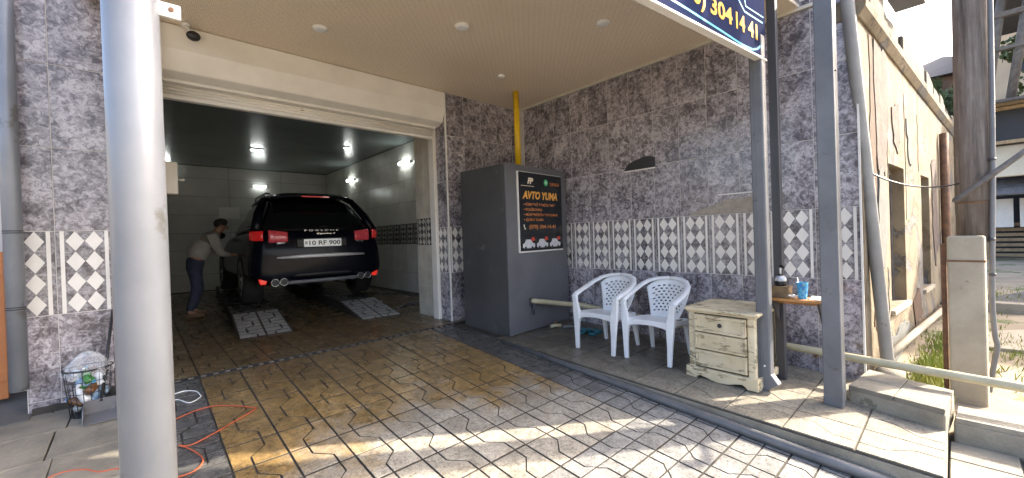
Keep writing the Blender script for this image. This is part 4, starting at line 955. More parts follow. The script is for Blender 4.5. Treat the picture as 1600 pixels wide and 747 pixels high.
for k in range(18):
    m = ['cyan_bottle', 'white_bottle', 'cyan_bottle', 'green_bottle', 'brown_bottle', 'cyan_bottle'][k % 6]
    a = k * 2.4; rr = .058 if k % 3 else .02; z = .045 + .27 * (k / 18)
    t = thing('empty_bottle', {'cyan_bottle': 'bluish empty plastic bottle in the wire rubbish basket', 'white_bottle': 'white empty bottle in the wire rubbish basket', 'green_bottle': 'green empty bottle in the wire rubbish basket', 'brown_bottle': 'brown empty bottle in the wire rubbish basket'}[m], 'bottle', (-.30 + rr * math.cos(a), 4.17 + rr * math.sin(a), zl(0, 4.1) + z), group={'cyan_bottle': 'bluish bottles', 'white_bottle': 'white bottles', 'green_bottle': 'green bottles', 'brown_bottle': 'brown bottles'}[m] + ' in the rubbish basket')
    t.rotation_euler = (random.uniform(.3, 1.5), random.uniform(-.6, .6), random.uniform(0, 6.28))
    b = MB(); b.lathe([(.002, -.055), (.026, -.053), (.028, -.03), (.026, 0), (.028, .02), (.024, .035), (.011, .052), (.011, .060)], 12); b.build('bottle_body', m, t, world=False)
    b = MB(); b.lathe([(.0125, .0605), (.0125, .072)], 10); b.build('bottle_cap', 'white_bottle' if k % 2 else 'cup_blue', t, world=False)
t = thing('plastic_bag', 'clear crumpled plastic bag puffed out over the rubbish basket rim', 'bag', (-.30, 4.17, zl(0, 4.1) + HB))
random.seed(9)
def bagf(u, v):
    a = 2 * math.pi * u; r = (.132 * (1 - v) ** .6 + .0) * (1 + .12 * math.sin(5 * a + 3 * v) + .06 * math.sin(11 * a)); return (r * math.cos(a), r * math.sin(a), -.04 + .14 * v ** .7 + .018 * math.sin(7 * a + 9 * v))
MB().grid(40, 10, bagf).build('bag_film', 'bag', t, world=False)
t = thing('dustpan', 'grey long-handled dustpan standing beside the rubbish basket', 'dustpan', (-.205, 3.97, zl(0, 3.97)))
b = MB(); b.add([(-.11, -.10, .012), (.11, -.10, .012), (.11, .09, .03), (-.11, .09, .03), (-.11, -.06, .09), (.11, -.06, .09), (.11, .09, .12), (-.11, .09, .12)], [(0, 1, 2, 3), (0, 3, 7, 4), (1, 5, 6, 2), (3, 2, 6, 7)]); b.build('pan', 'cabinet_front', t, world=False, solid=.006)
MB().tube([(-.03, .09, .10), (.035, .40, .70)], .010, 10).build('handle', 'black_plastic', t, world=False)
t = thing('broom', 'broom with reddish handle leaning on the pier behind the silver pole', 'broom', (-.165, 4.30, zl(0, 4.1)))
MB().tube([(0, 0, .12), (.01, .11, 1.1)], .011, 10).build('handle', 'rust', t, world=False)
b = MB(); b.add([(-.05, -.02, .13), (.05, -.02, .13), (.05, .02, .13), (-.05, .02, .13), (-.10, -.03, 0), (.10, -.03, 0), (.10, .03, 0), (-.10, .03, 0)], [(0, 1, 2, 3), (0, 4, 5, 1), (1, 5, 6, 2), (2, 6, 7, 3), (3, 7, 4, 0), (4, 7, 6, 5)]); b.build('bristles', 'black_plastic', t, world=False)

# cords on the floor
def smooth(pts, n=6):
    P = [Vector(p) for p in pts]; out = []
    for i in range(len(P) - 1):
        p0, p1, p2, p3 = P[max(i - 1, 0)], P[i], P[i + 1], P[min(i + 2, len(P) - 1)]
        for k in range(n):
            t = k / n; out.append(.5 * ((2 * p1) + (p2 - p0) * t + (2 * p0 - 5 * p1 + 4 * p2 - p3) * t * t + (3 * p1 - p0 - 3 * p2 + p3) * t ** 3))
    out.append(P[-1]); return out
rope = [(0.05, 3.55), (0.153, 3.612), (0.268, 3.666), (0.376, 3.654), (0.479, 3.561), (0.56, 3.46), (0.574, 3.422), (0.444, 3.322), (0.281, 3.207), (0.183, 3.16), (0.135, 3.20), (0.172, 3.134), (0.224, 2.981), (0.215, 2.886), (0.151, 2.833), (0.02, 2.88), (-.07, 3.05), (-0.13, 3.136), (-0.202, 3.163), (-0.263, 3.242), (-0.345, 3.284), (-0.42, 3.25)]
tag(MB().tube(smooth([(x, y, zd(x, y) + .008) for x, y in rope]), .0042, 8).build('power_cord', 'orange_cord'), 'thin orange cord looped loosely on the driveway by the silver pole', 'cord')
wc = [(0.10, 3.93), (0.167, 3.961), (0.232, 3.841), (0.30, 3.90), (0.304, 3.95), (0.286, 4.046), (0.227, 4.103), (0.168, 4.094), (.10, 4.07)]
tag(MB().tube(smooth([(x, y, zd(x, y) + .006) for x, y in wc]), .004, 6).build('white_cable', 'white_cable'), 'small loop of white cable on the floor near the drain', 'cable')
tag(MB().tube(smooth([(3.0, 6.0, ZG + .012), (3.35, 6.3, ZG + .012), (3.6, 6.1, ZG + .012), (3.9, 6.6, ZG + .012), (3.95, 7.6, ZG + .012), (3.5, 8.4, ZG + .012), (3.3, 9.2, ZG + .012)]), .016, 8).build('black_hose', 'black_pipe'), 'black wash hose on the garage floor right of the car', 'hose')

# ------------------------------------------------------------------ ramps and car
HEAD = R(-4.4); CAR_HEAD = R(-2.2)
RISE = .15
def make_ramp(label, x, y):
    t = thing('wheel_ramp', label, 'ramp', (x, y, ZG), HEAD, 'pale paved wheel ramps under the car')
    b = MB(); b.prism([(0, .001), (1.20, RISE), (6.2, RISE), (6.2, .001)], -.29, .29, 'x'); b.build('ramp_body', 'joint', t, world=False)
    sl = math.atan2(RISE, 1.20); n = 4
    for j in range(n):
        for i in range(2):
            o = bpy.data.objects.new('paving_tile', PV[('palepave', (i + j) % 2 == 0)]); COL.objects.link(o); o.parent = t
            o.location = ((i - 1) * TX, .02 + j * TY * .995 * math.cos(sl), .003 + j * TY * .995 * math.sin(sl)); o.rotation_euler = (sl, 0, 0)
    for j in range(16):  # flat run: the car's shadow and the wet are put into darker pavers
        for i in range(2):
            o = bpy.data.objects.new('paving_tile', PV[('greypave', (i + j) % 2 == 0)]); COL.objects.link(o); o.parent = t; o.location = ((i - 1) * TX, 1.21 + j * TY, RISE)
    return t
make_ramp('left pale paved ramp under the rear left wheel of the dark car', 1.10, 5.64)
make_ramp('right pale paved ramp under the rear right wheel of the dark car', 2.54, 5.56)

car = thing('parked_suv', 'black suv seen from behind on the ramps inside the garage', 'car', (2.10, 6.66, ZG + RISE + .012), CAR_HEAD)
car.scale = (1.03, 1.03, 1.05)
def loft(stations, mat, name, parent, sub=2, mirror=True):
    """stations: list of (y, [(x,z),...]) half profiles from bottom centre to top centre"""
    b = MB(); n = len(stations[0][1]); full = []
    for y, pr in stations:
        ring = [(x, y, z) for x, z in pr] + [(-x, y, z) for x, z in pr[::-1] if x > 1e-6]
        full.append(ring)
    m = len(full[0]); vs = [p for r_ in full for p in r_]
    fs = [(k * m + i, k * m + (i + 1) % m, (k + 1) * m + (i + 1) % m, (k + 1) * m + i) for k in range(len(full) - 1) for i in range(m)]
    fs += [list(range(m))[::-1], [(len(full) - 1) * m + i for i in range(m)]]
    b.add(vs, fs, 0, True); return b.build(name, mat, parent, world=False, subsurf=sub)
def bp(zb, wb, zm, wm, zs, ws, zt, wt): return [(0, zb), (wb, zb), (wm, zm - .18), (wm, zm), (ws, zs), (wt, zt), (0, zt + .02)]
loft([(-.01, bp(.46, .62, .62, .72, .70, .74, .74, .66)), (.03, bp(.36, .74, .60, .86, .92, .82, .99, .72)), (.10, bp(.32, .82, .60, .93, .98, .88, 1.09, .74)), (.30, bp(.30, .86, .62, .955, 1.0, .91, 1.12, .80)), (1.0, bp(.30, .88, .64, .965, 1.0, .93, 1.13, .84)), (2.6, bp(.30, .88, .64, .955, 1.0, .92, 1.12, .84)), (3.6, bp(.30, .88, .62, .955, .96, .92, 1.06, .80)), (4.3, bp(.32, .84, .60, .93, .86, .86, .93, .66)), (4.72, bp(.36, .70, .58, .80, .72, .74, .78, .56)), (4.80, bp(.42, .6, .56, .68, .66, .64, .70, .5))], 'car_paint', 'body', car)
def gp_(zs, ws, zr, wr): return [(0, zs), (ws, zs), (ws - (ws - wr) * .50, zs + (zr - zs) * .50), (wr + .02, zr - .085), (wr - .10, zr - .01), (0, zr + .015)]
loft([(.13, gp_(1.06, .76, 1.10, .72)), (.20, gp_(1.06, .80, 1.22, .74)), (.50, gp_(1.06, .84, 1.56, .60)), (.72, gp_(1.06, .85, 1.63, .59)), (1.2, gp_(1.06, .86, 1.675, .60)), (2.1, gp_(1.06, .86, 1.67, .60)), (2.7, gp_(1.06, .84, 1.56, .63)), (3.2, gp_(1.04, .82, 1.32, .66)), (3.55, gp_(1.0, .80, 1.08, .70))], 'car_glass', 'window_glass', car)
b = MB(); b.grid(14, 12, lambda u, v: ((u * 2 - 1) * (.585 - .03 * abs(v - .4)), .46 + v * 2.0, 1.69 - .055 * abs(u * 2 - 1) ** 4 - (.035 * (1 - v * 5) ** 2 if v < .2 else 0) - (.12 * (v - .75) * 4 * (v - .75) if v > .75 else 0))); b.build('roof', 'car_paint', car, world=False, solid=.03)
b = MB(); b.grid(16, 4, lambda u, v: ((u * 2 - 1) * .60, .32 + v * .20 + .05 * (u * 2 - 1) ** 2, 1.618 + v * .045 - .05 * abs(u * 2 - 1) ** 4)); b.build('spoiler', 'car_paint', car, world=False, solid=.035)
for s in (-1, 1):     # rear pillars, side trim, roof rails, mirrors
    b = MB(); b.tube([(s * .84, .20, 1.08), (s * .775, .38, 1.33), (s * .665, .62, 1.56), (s * .61, .9, 1.64)], [.07, .065, .05, .03], 8); b.build('rear_pillar', 'car_paint', car, world=False)
    b = MB(); b.tube([(s * .86, .36, 1.145), (s * .855, 1.2, 1.145), (s * .85, 2.6, 1.14)], .010, 6); b.build('window_trim', 'chrome', car, world=False)
    b = MB(); b.tube([(s * .55, .8, 1.68), (s * .56, 1.0, 1.71), (s * .56, 2.0, 1.71), (s * .54, 2.2, 1.67)], .014, 8); b.build('roof_rail', 'car_plastic', car, world=False)
    b = MB(); b.ball((s * 1.02, 3.05, 1.10), .085, .06, .07, 12); b.build('side_mirror', 'car_paint', car, world=False)
    # tail lamps: outer wrap piece and inner piece
    b = MB(); pts = [(.60, .018), (.70, .045), (.80, .085), (.875, .16), (.905, .26)]
    def lampf(u, v, a=0, c=1): 
        k = a + (c - a) * u; i = min(int(k * 4), 3); f = k * 4 - i
        x = pts[i][0] + (pts[i + 1][0] - pts[i][0]) * f; y = pts[i][1] + (pts[i + 1][1] - pts[i][1]) * f
        h = .108 - .035 * k; return (s * (x + .008 * math.sin(v * 3.14)), y - .022 * math.sin(v * 3.14) - .012, 1.0 + .025 * k + (v - .5) * 2 * h * .78)
    b.grid(10, 6, lambda u, v: lampf(u, v, .42, 1.0)); b.build('tail_lamp', 'tail_red', car, world=False, solid=.012)
    b = MB(); b.grid(10, 6, lambda u, v: (s * (.475 + .235 * u), .004 + .035 * u * u - .022 * math.sin(v * 3.14) + .01 * (v), .995 + .012 * u + (v - .5) * (.135 + .04 * u))); b.build('tail_lamp', 'tail_pink', car, world=False, solid=.012)
    b = MB(); b.grid(6, 3, lambda u, v: (s * (.50 + .12 * u), .006 + .02 * u - .01 * math.sin(v * 3.14), .912 + (v - .5) * (.02 + .05 * u))); b.build('reverse_lamp', 'rim', car, world=False, solid=.01)
    b = MB(); b.prism([(s * .735, .415), (s * .85, .425), (s * .825, .345), (s * .76, .345)], -.0, .06, 'y', T=Matrix.Translation((0, .008, 0)) @ Matrix.Rotation(R(s * 22), 4, 'Z') @ Matrix.Translation((0, .0, 0)) if False else Matrix.Translation((0, .035, 0))); b.build('reflector', 'reflector', car, world=False, bevel=.01)
    for k, x in enumerate((.545, .655)):
        b = MB(); b.lathe([(.036, .10), (.046, -.03), (.050, -.035), (.052, -.03), (.050, .02)], 18, (s * x, 0, .365), axis='y', caps=False); b.build('exhaust_tip', 'chrome', car, world=False)
        b = MB(); b.lathe([(.044, -.012), (.044, .0)], 16, (s * x, 0, .365), axis='y'); b.build('exhaust_bore', 'ink', car, world=False)
b = MB(); b.tube([(-.62, .006, .705), (-.3, -.032, .712), (0, -.040, .714), (.3, -.032, .712), (.62, .006, .705)], [.014, .027, .029, .027, .014], 8); b.build('chrome_strip', 'strip', car, world=False)
b = MB(); b.grid(14, 2, lambda u, v: ((u * 2 - 1) * .50, -.02 + .02 * (u * 2 - 1) ** 2, .325 + .05 * v)); b.build('skid_plate', 'steel_grey', car, world=False, solid=.012)
b = MB(); b.grid(14, 3, lambda u, v: ((u * 2 - 1) * .80, .015 + .06 * (u * 2 - 1) ** 2 - .02 * math.sin(v * 3.14), .42 + .05 * v)); b.build('bumper_strip', 'car_plastic', car, world=False, solid=.02)
b = MB(); b.box(-.36, .36, -.006, .05, .83, .97); b.build('plate_recess', 'car_plastic', car, world=False, bevel=.02)
b = MB(); b.box(-.265, .265, -.018, -.008, .845, .957); pt = b.build('number_plate', 'plate', car, world=False, bevel=.004)
b = MB(); b.box(-.272, .272, -.012, -.0065, .838, .964); b.build('plate_holder', 'ink', car, world=False)
def ctext(name, txt, x0, z0, w, h, mat, y, parent=car, shear=0.0, offset=0.0):
    me = text_mesh(name, txt, .1, mat, shear, offset, w, 'LEFT', .0006, height=h)
    o = link(name, me, parent, world=False); o.matrix_basis = plane_T((x0, y, z0), (1, 0, 0), (0, 0, 1)); return o
ctext('plate_number', '10 RF 900', -.195, .868, .445, .066, 'ink', -.0187, pt, offset=.002)
for i, z in enumerate((.915, .90, .885)): b = MB(); b.box(-.25, -.217, -.0187, -.0182, z, z + .009); b.build('plate_mark', 'ink', pt, world=False)
ctext('brand_letters', 'P O R S C H E', -.25, 1.072, .48, .022, 'rim', -.002, offset=.000)
ctext('model_script', 'Cayenne S', -.08, 1.022, .26, .024, 'chrome', -.004, shear=.4)
b = MB(); b.box(-.20, .20, .302, .316, 1.600, 1.618); b.build('brake_light', 'tail_red', car, world=False)
b = MB(); b.tube([(.0, .15, 1.14), (.28, .19, 1.155)], .010, 6); b.build('rear_wiper', 'car_plastic', car, world=False)
def wheel(x, y):
    s = 1 if x > 0 else -1
    b = MB(); b.lathe([(.26, -.12), (.345, -.135), (.372, -.11), (.378, 0), (.372, .11), (.345, .135), (.26, .12)], 32, (x, y, .378), axis='x', caps=False); w = b.build('wheel', 'tyre', car, world=False)
    b = MB(); b.lathe([(.255, s * .10), (.262, s * .125), (.24, s * .12), (.235, s * .06), (.05, s * .075), (.04, s * .09)], 28, (x, y, .378), axis='x', caps=False); b.lathe([(.26, -.10), (.26, .10)], 28, (x, y, .378), axis='x', caps=True)
    b.build('rim', 'rim', w, world=False)
    sp = MB()
    for k in range(5):
        a = 2 * math.pi * k / 5; c, sn = math.cos(a), math.sin(a); n = Vector((0, -sn, c)) * .03
        p0 = Vector((x + s * .105, y, .378)); p1 = p0 + Vector((s * .012, c * .245, sn * .245))
        sp.add([p0 + n, p0 - n, p1 - n * .8, p1 + n * .8, p0 + n - Vector((s * .03, 0, 0)), p0 - n - Vector((s * .03, 0, 0)), p1 - n - Vector((s * .03, 0, 0)), p1 + n - Vector((s * .03, 0, 0))], [(0, 1, 2, 3), (4, 7, 6, 5), (0, 4, 5, 1), (1, 5, 6, 2), (2, 6, 7, 3), (3, 7, 4, 0)])
    sp.build('spokes', 'chrome', w, world=False)
for x in (-.83, .83):
    for y in (.93, 3.83): wheel(x, y)

# ------------------------------------------------------------------ person reaching to the car
def skin_mesh(name, joints, edges, mat, parent, root=0, sub=2):
    """joints: {key:(x,y,z,r)}; grows one continuous surface over the skeleton"""
    keys = list(joints); me = bpy.data.meshes.new(name)
    me.from_pydata([joints[k][:3] for k in keys], [(keys.index(a), keys.index(b)) for a, b in edges], [])
    o = bpy.data.objects.new(name, me); COL.objects.link(o)
    md = o.modifiers.new('skin', 'SKIN'); md.use_smooth_shade = True
    lay = me.skin_vertices[0] if me.skin_vertices else None
    if lay is None:
        bm = bmesh.new(); bm.from_mesh(me); bm.verts.layers.skin.verify(); bm.to_mesh(me); bm.free(); lay = me.skin_vertices[0]
    for i, k in enumerate(keys):
        r = joints[k][3]; r = r if isinstance(r, tuple) else (r, r); lay.data[i].radius = r; lay.data[i].use_root = (i == root)
    s = o.modifiers.new('sub', 'SUBSURF'); s.levels = sub; s.render_levels = sub
    bpy.context.view_layer.update()
    m2 = bpy.data.meshes.new_from_object(o.evaluated_get(bpy.context.evaluated_depsgraph_get())); bpy.data.objects.remove(o)
    m2.name = name; m2.materials.clear(); m2.materials.append(M[mat])
    for p in m2.polygons: p.use_smooth = True
    return link(name, m2, parent, world=False)
pr = thing('person', 'person in grey sweater and dark jeans bending towards the car door', 'person', (.62, 8.15, ZG), 0)
# local coords: +x towards the car; lean forward
J = {'pelvis': (0, 0, .86, .11), 'waist': (.05, -.01, 1.02, .125), 'chest': (.13, -.02, 1.20, .145), 'upchest': (.18, -.025, 1.30, .13), 'neck': (.225, -.03, 1.39, .055), 'skull': (.255, -.035, 1.47, .075), 'crown': (.262, -.03, 1.54, .070),
     'hipL': (-.01, .09, .80, .085), 'kneeL': (.06, .13, .44, .066), 'ankL': (-.03, .16, .09, .042), 'toeL': (.11, .16, .035, .036),
     'hipR': (-.01, -.09, .80, .085), 'kneeR': (.02, -.13, .45, .066), 'ankR': (-.10, -.16, .09, .042), 'toeR': (.04, -.17, .035, .036),
     'shL': (.17, .15, 1.27, .068), 'elL': (.26, .20, 1.03, .046), 'wrL': (.40, .12, .96, .031), 'paL': (.455, .09, .955, .034),
     'shR': (.17, -.19, 1.27, .068), 'elR': (.24, -.25, 1.01, .046), 'wrR': (.42, -.20, .955, .031), 'paR': (.475, -.18, .955, .034)}
def lean(p, deg=13.0):
    a = R(deg); x, z = p[0] - .03, p[2] - .98
    return (.03 + x * math.cos(a) + z * math.sin(a), p[1], .98 - x * math.sin(a) + z * math.cos(a)) + tuple(p[3:])
for k in ('chest', 'upchest', 'neck', 'skull', 'crown', 'shL', 'shR'): J[k] = lean(J[k])
for k in ('elL', 'elR'): J[k] = (J[k][0] + .07, J[k][1], J[k][2] - .02, J[k][3])
for k in ('wrL', 'paL', 'wrR', 'paR'): J[k] = (J[k][0] + .03,) + J[k][1:]
E_ = [('pelvis', 'waist'), ('waist', 'chest'), ('chest', 'upchest'), ('upchest', 'neck'), ('neck', 'skull'), ('skull', 'crown'), ('pelvis', 'hipL'), ('hipL', 'kneeL'), ('kneeL', 'ankL'), ('ankL', 'toeL'), ('pelvis', 'hipR'), ('hipR', 'kneeR'), ('kneeR', 'ankR'), ('ankR', 'toeR'), ('upchest', 'shL'), ('shL', 'elL'), ('elL', 'wrL'), ('wrL', 'paL'), ('upchest', 'shR'), ('shR', 'elR'), ('elR', 'wrR'), ('wrR', 'paR')]
for s, S_ in (('L', 1), ('R', -1)):
    p = J['pa' + s]
    for f, (dy, ln) in enumerate(((-.030, .040), (-.010, .048), (.010, .045), (.028, .035))):
        J['f%s%da' % (s, f)] = (p[0] + .040, p[1] + dy, p[2] + .003, .010); J['f%s%db' % (s, f)] = (p[0] + .040 + ln * .7, p[1] + dy, p[2] - .006, .009); J['f%s%dc' % (s, f)] = (p[0] + .040 + ln, p[1] + dy * .95, p[2] - .026, .008)
        E_ += [('pa' + s, 'f%s%da' % (s, f)), ('f%s%da' % (s, f), 'f%s%db' % (s, f)), ('f%s%db' % (s, f), 'f%s%dc' % (s, f))]
    J['t%sa' % s] = (p[0] + .005, p[1] - S_ * .042, p[2] - .008, .011); J['t%sb' % s] = (p[0] + .038, p[1] - S_ * .056, p[2] - .016, .009); E_ += [('pa' + s, 't%sa' % s), ('t%sa' % s, 't%sb' % s)]
skin_mesh('body', J, E_, 'skin', pr)
JS = {k: J[k] for k in ('pelvis', 'waist', 'chest', 'upchest', 'shL', 'elL', 'wrL', 'shR', 'elR', 'wrR')}
JS = {k: (v[0], v[1], v[2], v[3] * (1.27 if k in ('waist', 'chest', 'upchest', 'pelvis') else 1.42)) for k, v in JS.items()}
JS['pelvis'] = (.005, 0, .88, .165)
JS['collar'] = lean((.215, -.029, 1.375, .066))
skin_mesh('sweater', JS, [('pelvis', 'waist'), ('waist', 'chest'), ('chest', 'upchest'), ('upchest', 'collar'), ('upchest', 'shL'), ('shL', 'elL'), ('elL', 'wrL'), ('upchest', 'shR'), ('shR', 'elR'), ('elR', 'wrR')], 'sweater', pr)
JJ = {k: (J[k][0], J[k][1], J[k][2], J[k][3] * 1.22) for k in ('pelvis', 'hipL', 'kneeL', 'ankL', 'hipR', 'kneeR', 'ankR')}
JJ['pelvis'] = (0, 0, .88, .155); JJ['belt'] = (.03, -.005, .98, .15); JJ['hipL'] = (-.005, .085, .76, .105); JJ['hipR'] = (-.005, -.085, .76, .105)
skin_mesh('jeans', JJ, [('belt', 'pelvis'), ('pelvis', 'hipL'), ('hipL', 'kneeL'), ('kneeL', 'ankL'), ('pelvis', 'hipR'), ('hipR', 'kneeR'), ('kneeR', 'ankR')], 'jeans', pr)
for s in 'LR':
    a, t2 = J['ank' + s], J['toe' + s]; b = MB(); b.ball(((a[0] + t2[0]) / 2, a[1], .045), .135, .052, .05, 14); b.build('shoe', 'shoe', pr, world=False)
b = MB(); b.ball(lean((.245, -.03, 1.555)), .088, .084, .070, 16); b.ball(lean((.200, -.03, 1.525)), .058, .074, .072, 14); b.build('hair', 'hair', pr, world=False)
b = MB(); b.ball(lean((.345, -.035, 1.485)), .020, .013, .022, 10); b.build('nose', 'skin', pr, world=False)
for s in (-1, 1):
    b = MB(); b.ball(lean((.325, -.035 + s * .028, 1.515)), .010, .012, .008, 8); b.build('eye', 'ink', pr, world=False)
    b = MB(); b.ball(lean((.25, -.035 + s * .082, 1.49)), .018, .010, .028, 8); b.build('ear', 'skin', pr, world=False)
b = MB(); b.ball(lean((.332, -.035, 1.447)), .008, .022, .005, 8); b.build('mouth', 'sign_red', pr, world=False)

# ------------------------------------------------------------------ old plaster house on the right
FA = R(-4.5); FD = Vector((math.cos(FA), math.sin(FA), 0)); FN = Vector((FD.y, -FD.x, 0))      # FN faces the street
FO = Vector((4.40, .505, 0))
TF = Matrix(((FD.x, -FN.x, 0, FO.x), (FD.y, -FN.y, 0, FO.y), (0, 0, 1, 0), (0, 0, 0, 1)))          # local x along facade, y inward
ho = thing('plaster_house', 'old sunlit house with peeling cream plaster and deep blind windows', 'building', tuple(FO))
SL = 6.65
wins = [(1.02, 1.80, .62, 2.06), (2.92, 3.58, .62, 2.07), (5.0, 5.6, .62, 2.07)]
b = MB(); TH_ = .35
SLP = -.024
def fbox(s0, s1, z0, z1, y0=0.0, y1=TH_):
    za, zb_ = (z1 + SLP * s0, z1 + SLP * s1) if z1 > 3 else (z1, z1)
    b.prism([(s0, z0), (s1, z0), (s1, zb_), (s0, za)], y0, y1, 'y', T=TF)
TSL = TF @ Matrix(((1, 0, 0, 0), (0, 1, 0, 0), (SLP, 0, 1, 0), (0, 0, 0, 1)))
ss = [.0] + [v for w in wins for v in w[:2]] + [SL]
for i in range(0, len(ss), 2): fbox(ss[i], ss[i + 1], -.1, 3.16)
for w in wins: fbox(w[0], w[1], -.1, w[2]); fbox(w[0], w[1], w[3], 3.16)
b.box(.30, SL, TH_ + .002, 5.0, -.1, 2.9, T=TF)
b.build('house_wall', 'plaster', ho)
# uneven plaster relief: peeled slabs proud of the wall
random.seed(21)
def blob(cx, cz, rx, rz_, out, mat, name, n=14):
    p = [(cx + rx * math.cos(2 * math.pi * i / n) * random.uniform(.72, 1.1), cz + rz_ * math.sin(2 * math.pi * i / n) * random.uniform(.72, 1.1)) for i in range(n)]
    MB().prism(p, -out, .004, 'y', T=TF).build(name, mat, ho, bevel=.004, seg=1)
def torn(pts, out, mat, name, jit=.03, sub=5):
    q = []
    for k in range(len(pts)):
        a, c = Vector(pts[k]), Vector(pts[(k + 1) % len(pts)])
        for i_ in range(sub):
            p = a.lerp(c, i_ / sub); q.append((p.x + random.uniform(-jit, jit), p.y + random.uniform(-jit, jit)))
    MB().prism(q, -out, .004, 'y', T=TF).build(name, mat, ho)
torn([(.34, 3.12), (.46, 3.12), (.52, 2.2), (.44, 1.55), (.52, .9), (.40, .5), (.30, .6), (.34, 1.5), (.30, 2.3)], .006, 'brown_stain', 'stain_patch')
torn([(.46, 3.12), (.98, 3.10), (1.02, 2.5), (.86, 2.0), (.80, 1.95), (.62, 1.85), (.50, 2.2)], .012, 'peeled', 'peeled_patch', .035)
torn([(.54, 1.92), (.70, 2.0), (.84, 1.85), (.90, 1.5), (.74, 1.10), (.58, 1.05), (.50, 1.4)], .014, 'bare_render', 'peeled_patch', .03)
torn([(1.2, 2.62), (1.55, 2.70), (1.6, 2.35), (1.45, 2.2), (1.28, 2.3)], .010, 'peeled', 'peeled_patch', .03)
torn([(2.0, 2.6), (2.35, 2.55), (2.3, 2.2), (2.12, 2.1)], .010, 'bare_render', 'peeled_patch', .04)
torn([(2.1, .55), (2.6, .7), (2.75, .35), (2.3, .25)], .010, 'brown_stain', 'stain_patch', .04)
torn([(.9, .32), (1.5, .42), (1.9, .35), (1.8, .15), (1.0, .12)], .012, 'bare_render', 'peeled_patch', .03)
torn([(3.8, 2.3), (4.2, 2.4), (4.3, 1.2), (4.0, .8), (3.8, 1.4)], .010, 'peeled', 'peeled_patch', .05)
for (sx, za, zb_) in ((.98, 2.95, 1.9), (1.9, 2.9, 1.5), (2.75, 2.8, 2.1), (.88, 1.05, .3)):      # cracks
    pts = [TF @ Vector((sx + random.uniform(-.03, .03), -.002, lerp(za, zb_, k / 9))) for k in range(10)]
    MB().tube(pts, .0028, 5).build('plaster_crack', 'joint', ho)
for w in wins:
    MB().box(w[0] + .005, w[1] - .005, .20, .24, w[2] + .005, w[3] - .005, T=TF).build('window_boarding', 'window_brown', ho)
    b = MB(); b.box(w[0] - .05, w[1] + .05, -.035, .05, w[2] - .05, w[2] - .002, T=TF); b.build('window_sill', 'pale_concrete', ho, bevel=.006)
    b = MB(); b.box(w[0] + .004, w[0] + .05, .10, .16, w[2], w[3] - .004, T=TF); b.box(w[1] - .05, w[1] - .004, .10, .16, w[2], w[3] - .004, T=TF); b.box(w[0] + .05, w[1] - .05, .10, .16, w[3] - .055, w[3] - .004, T=TF); b.build('window_frame', 'timber', ho)
b = MB(); b.prism([(-.06, 3.225), (-.065, 3.29), (-.03, 3.33), (.36, 3.33), (.36, 3.161), (-.015, 3.161)], -.05, SL + .02, 'x', T=TSL); b.build('cornice', 'plaster', ho, bevel=.008)
# ragged parapet: stepped stones
random.seed(4); s_ = .0; k = 0
while s_ < SL:
    ln = random.uniform(.28, .6); h = lerp(.36, .16, s_ / SL) * random.uniform(.80, 1.08); e = min(s_ + ln, SL)
    b = MB(); b.prism([(s_, 3.332), (e - .006, 3.332), (e - .012, 3.33 + h * random.uniform(.8, 1.0)), ((s_ + e) / 2, 3.33 + h * random.uniform(.95, 1.1)), (s_ + .01, 3.33 + h * random.uniform(.8, 1.05))], .0 + random.uniform(-.03, .02), .30, 'y', T=TSL); b.build('parapet_stone', 'weathered', ho, bevel=.012, seg=1); s_ = e
MB().prism([(4.76, .52), (6.25, .40), (6.25, .16), (4.76, .28)], 3.80, 3.84).build('eave_board', 'steel_dark', ho)
MB().tube([TF @ Vector((4.62, -.06, .0)), TF @ Vector((4.62, -.06, 2.80))], .05, 12).build('rain_pipe', 'rust', ho)
# slanting grey pipe on the house corner
dg = thing('slanting_drainpipe', 'long grey drainpipe slanting down the corner of the plaster house', 'downpipe', (4.9, .37, .2))
MB().tube([(4.305, .560, 3.40), (4.31, .558, 3.30), (4.64, .405, .35), (4.655, .395, .20)], .046, 16).build('pipe_shaft', 'drain_grey', dg)
t = thing('house_base_pipe', 'pinkish grey pipe running low along the foot of the plaster house', 'pipe', (4.9, .35, .3))
MB().tube([TF @ Vector((.28, -.08, .33)), TF @ Vector((2.2, -.08, .285)), TF @ Vector((4.3, -.08, .23))], .034, 12).build('pipe_shaft', 'pale_concrete', t)
t = thing('rubble_stone', 'dark rubble stone lying at the foot of the slanting drainpipe', 'stone', (4.55, .38, .17))
b = MB(); b.ball((0, 0, .05), .16, .10, .07, 10); b.build('stone_lump', 'concrete', t, world=False)

# overhead cable between house and pole
def cable(name, label, a, c, sag, r=.008, mat='black_plastic'):
    a, c = Vector(a), Vector(c); pts = [a.lerp(c, k / 14) + Vector((0, 0, -sag * 4 * (k / 14) * (1 - k / 14))) for k in range(15)]
    return tag(MB().tube(pts, r, 6).build(name, mat), label, 'cable')
cable('sagging_cable', 'black cable sagging from the slanting drainpipe to the utility pole', (4.44, .47, 1.90), (4.79, -.03, 1.765), .07, .006)
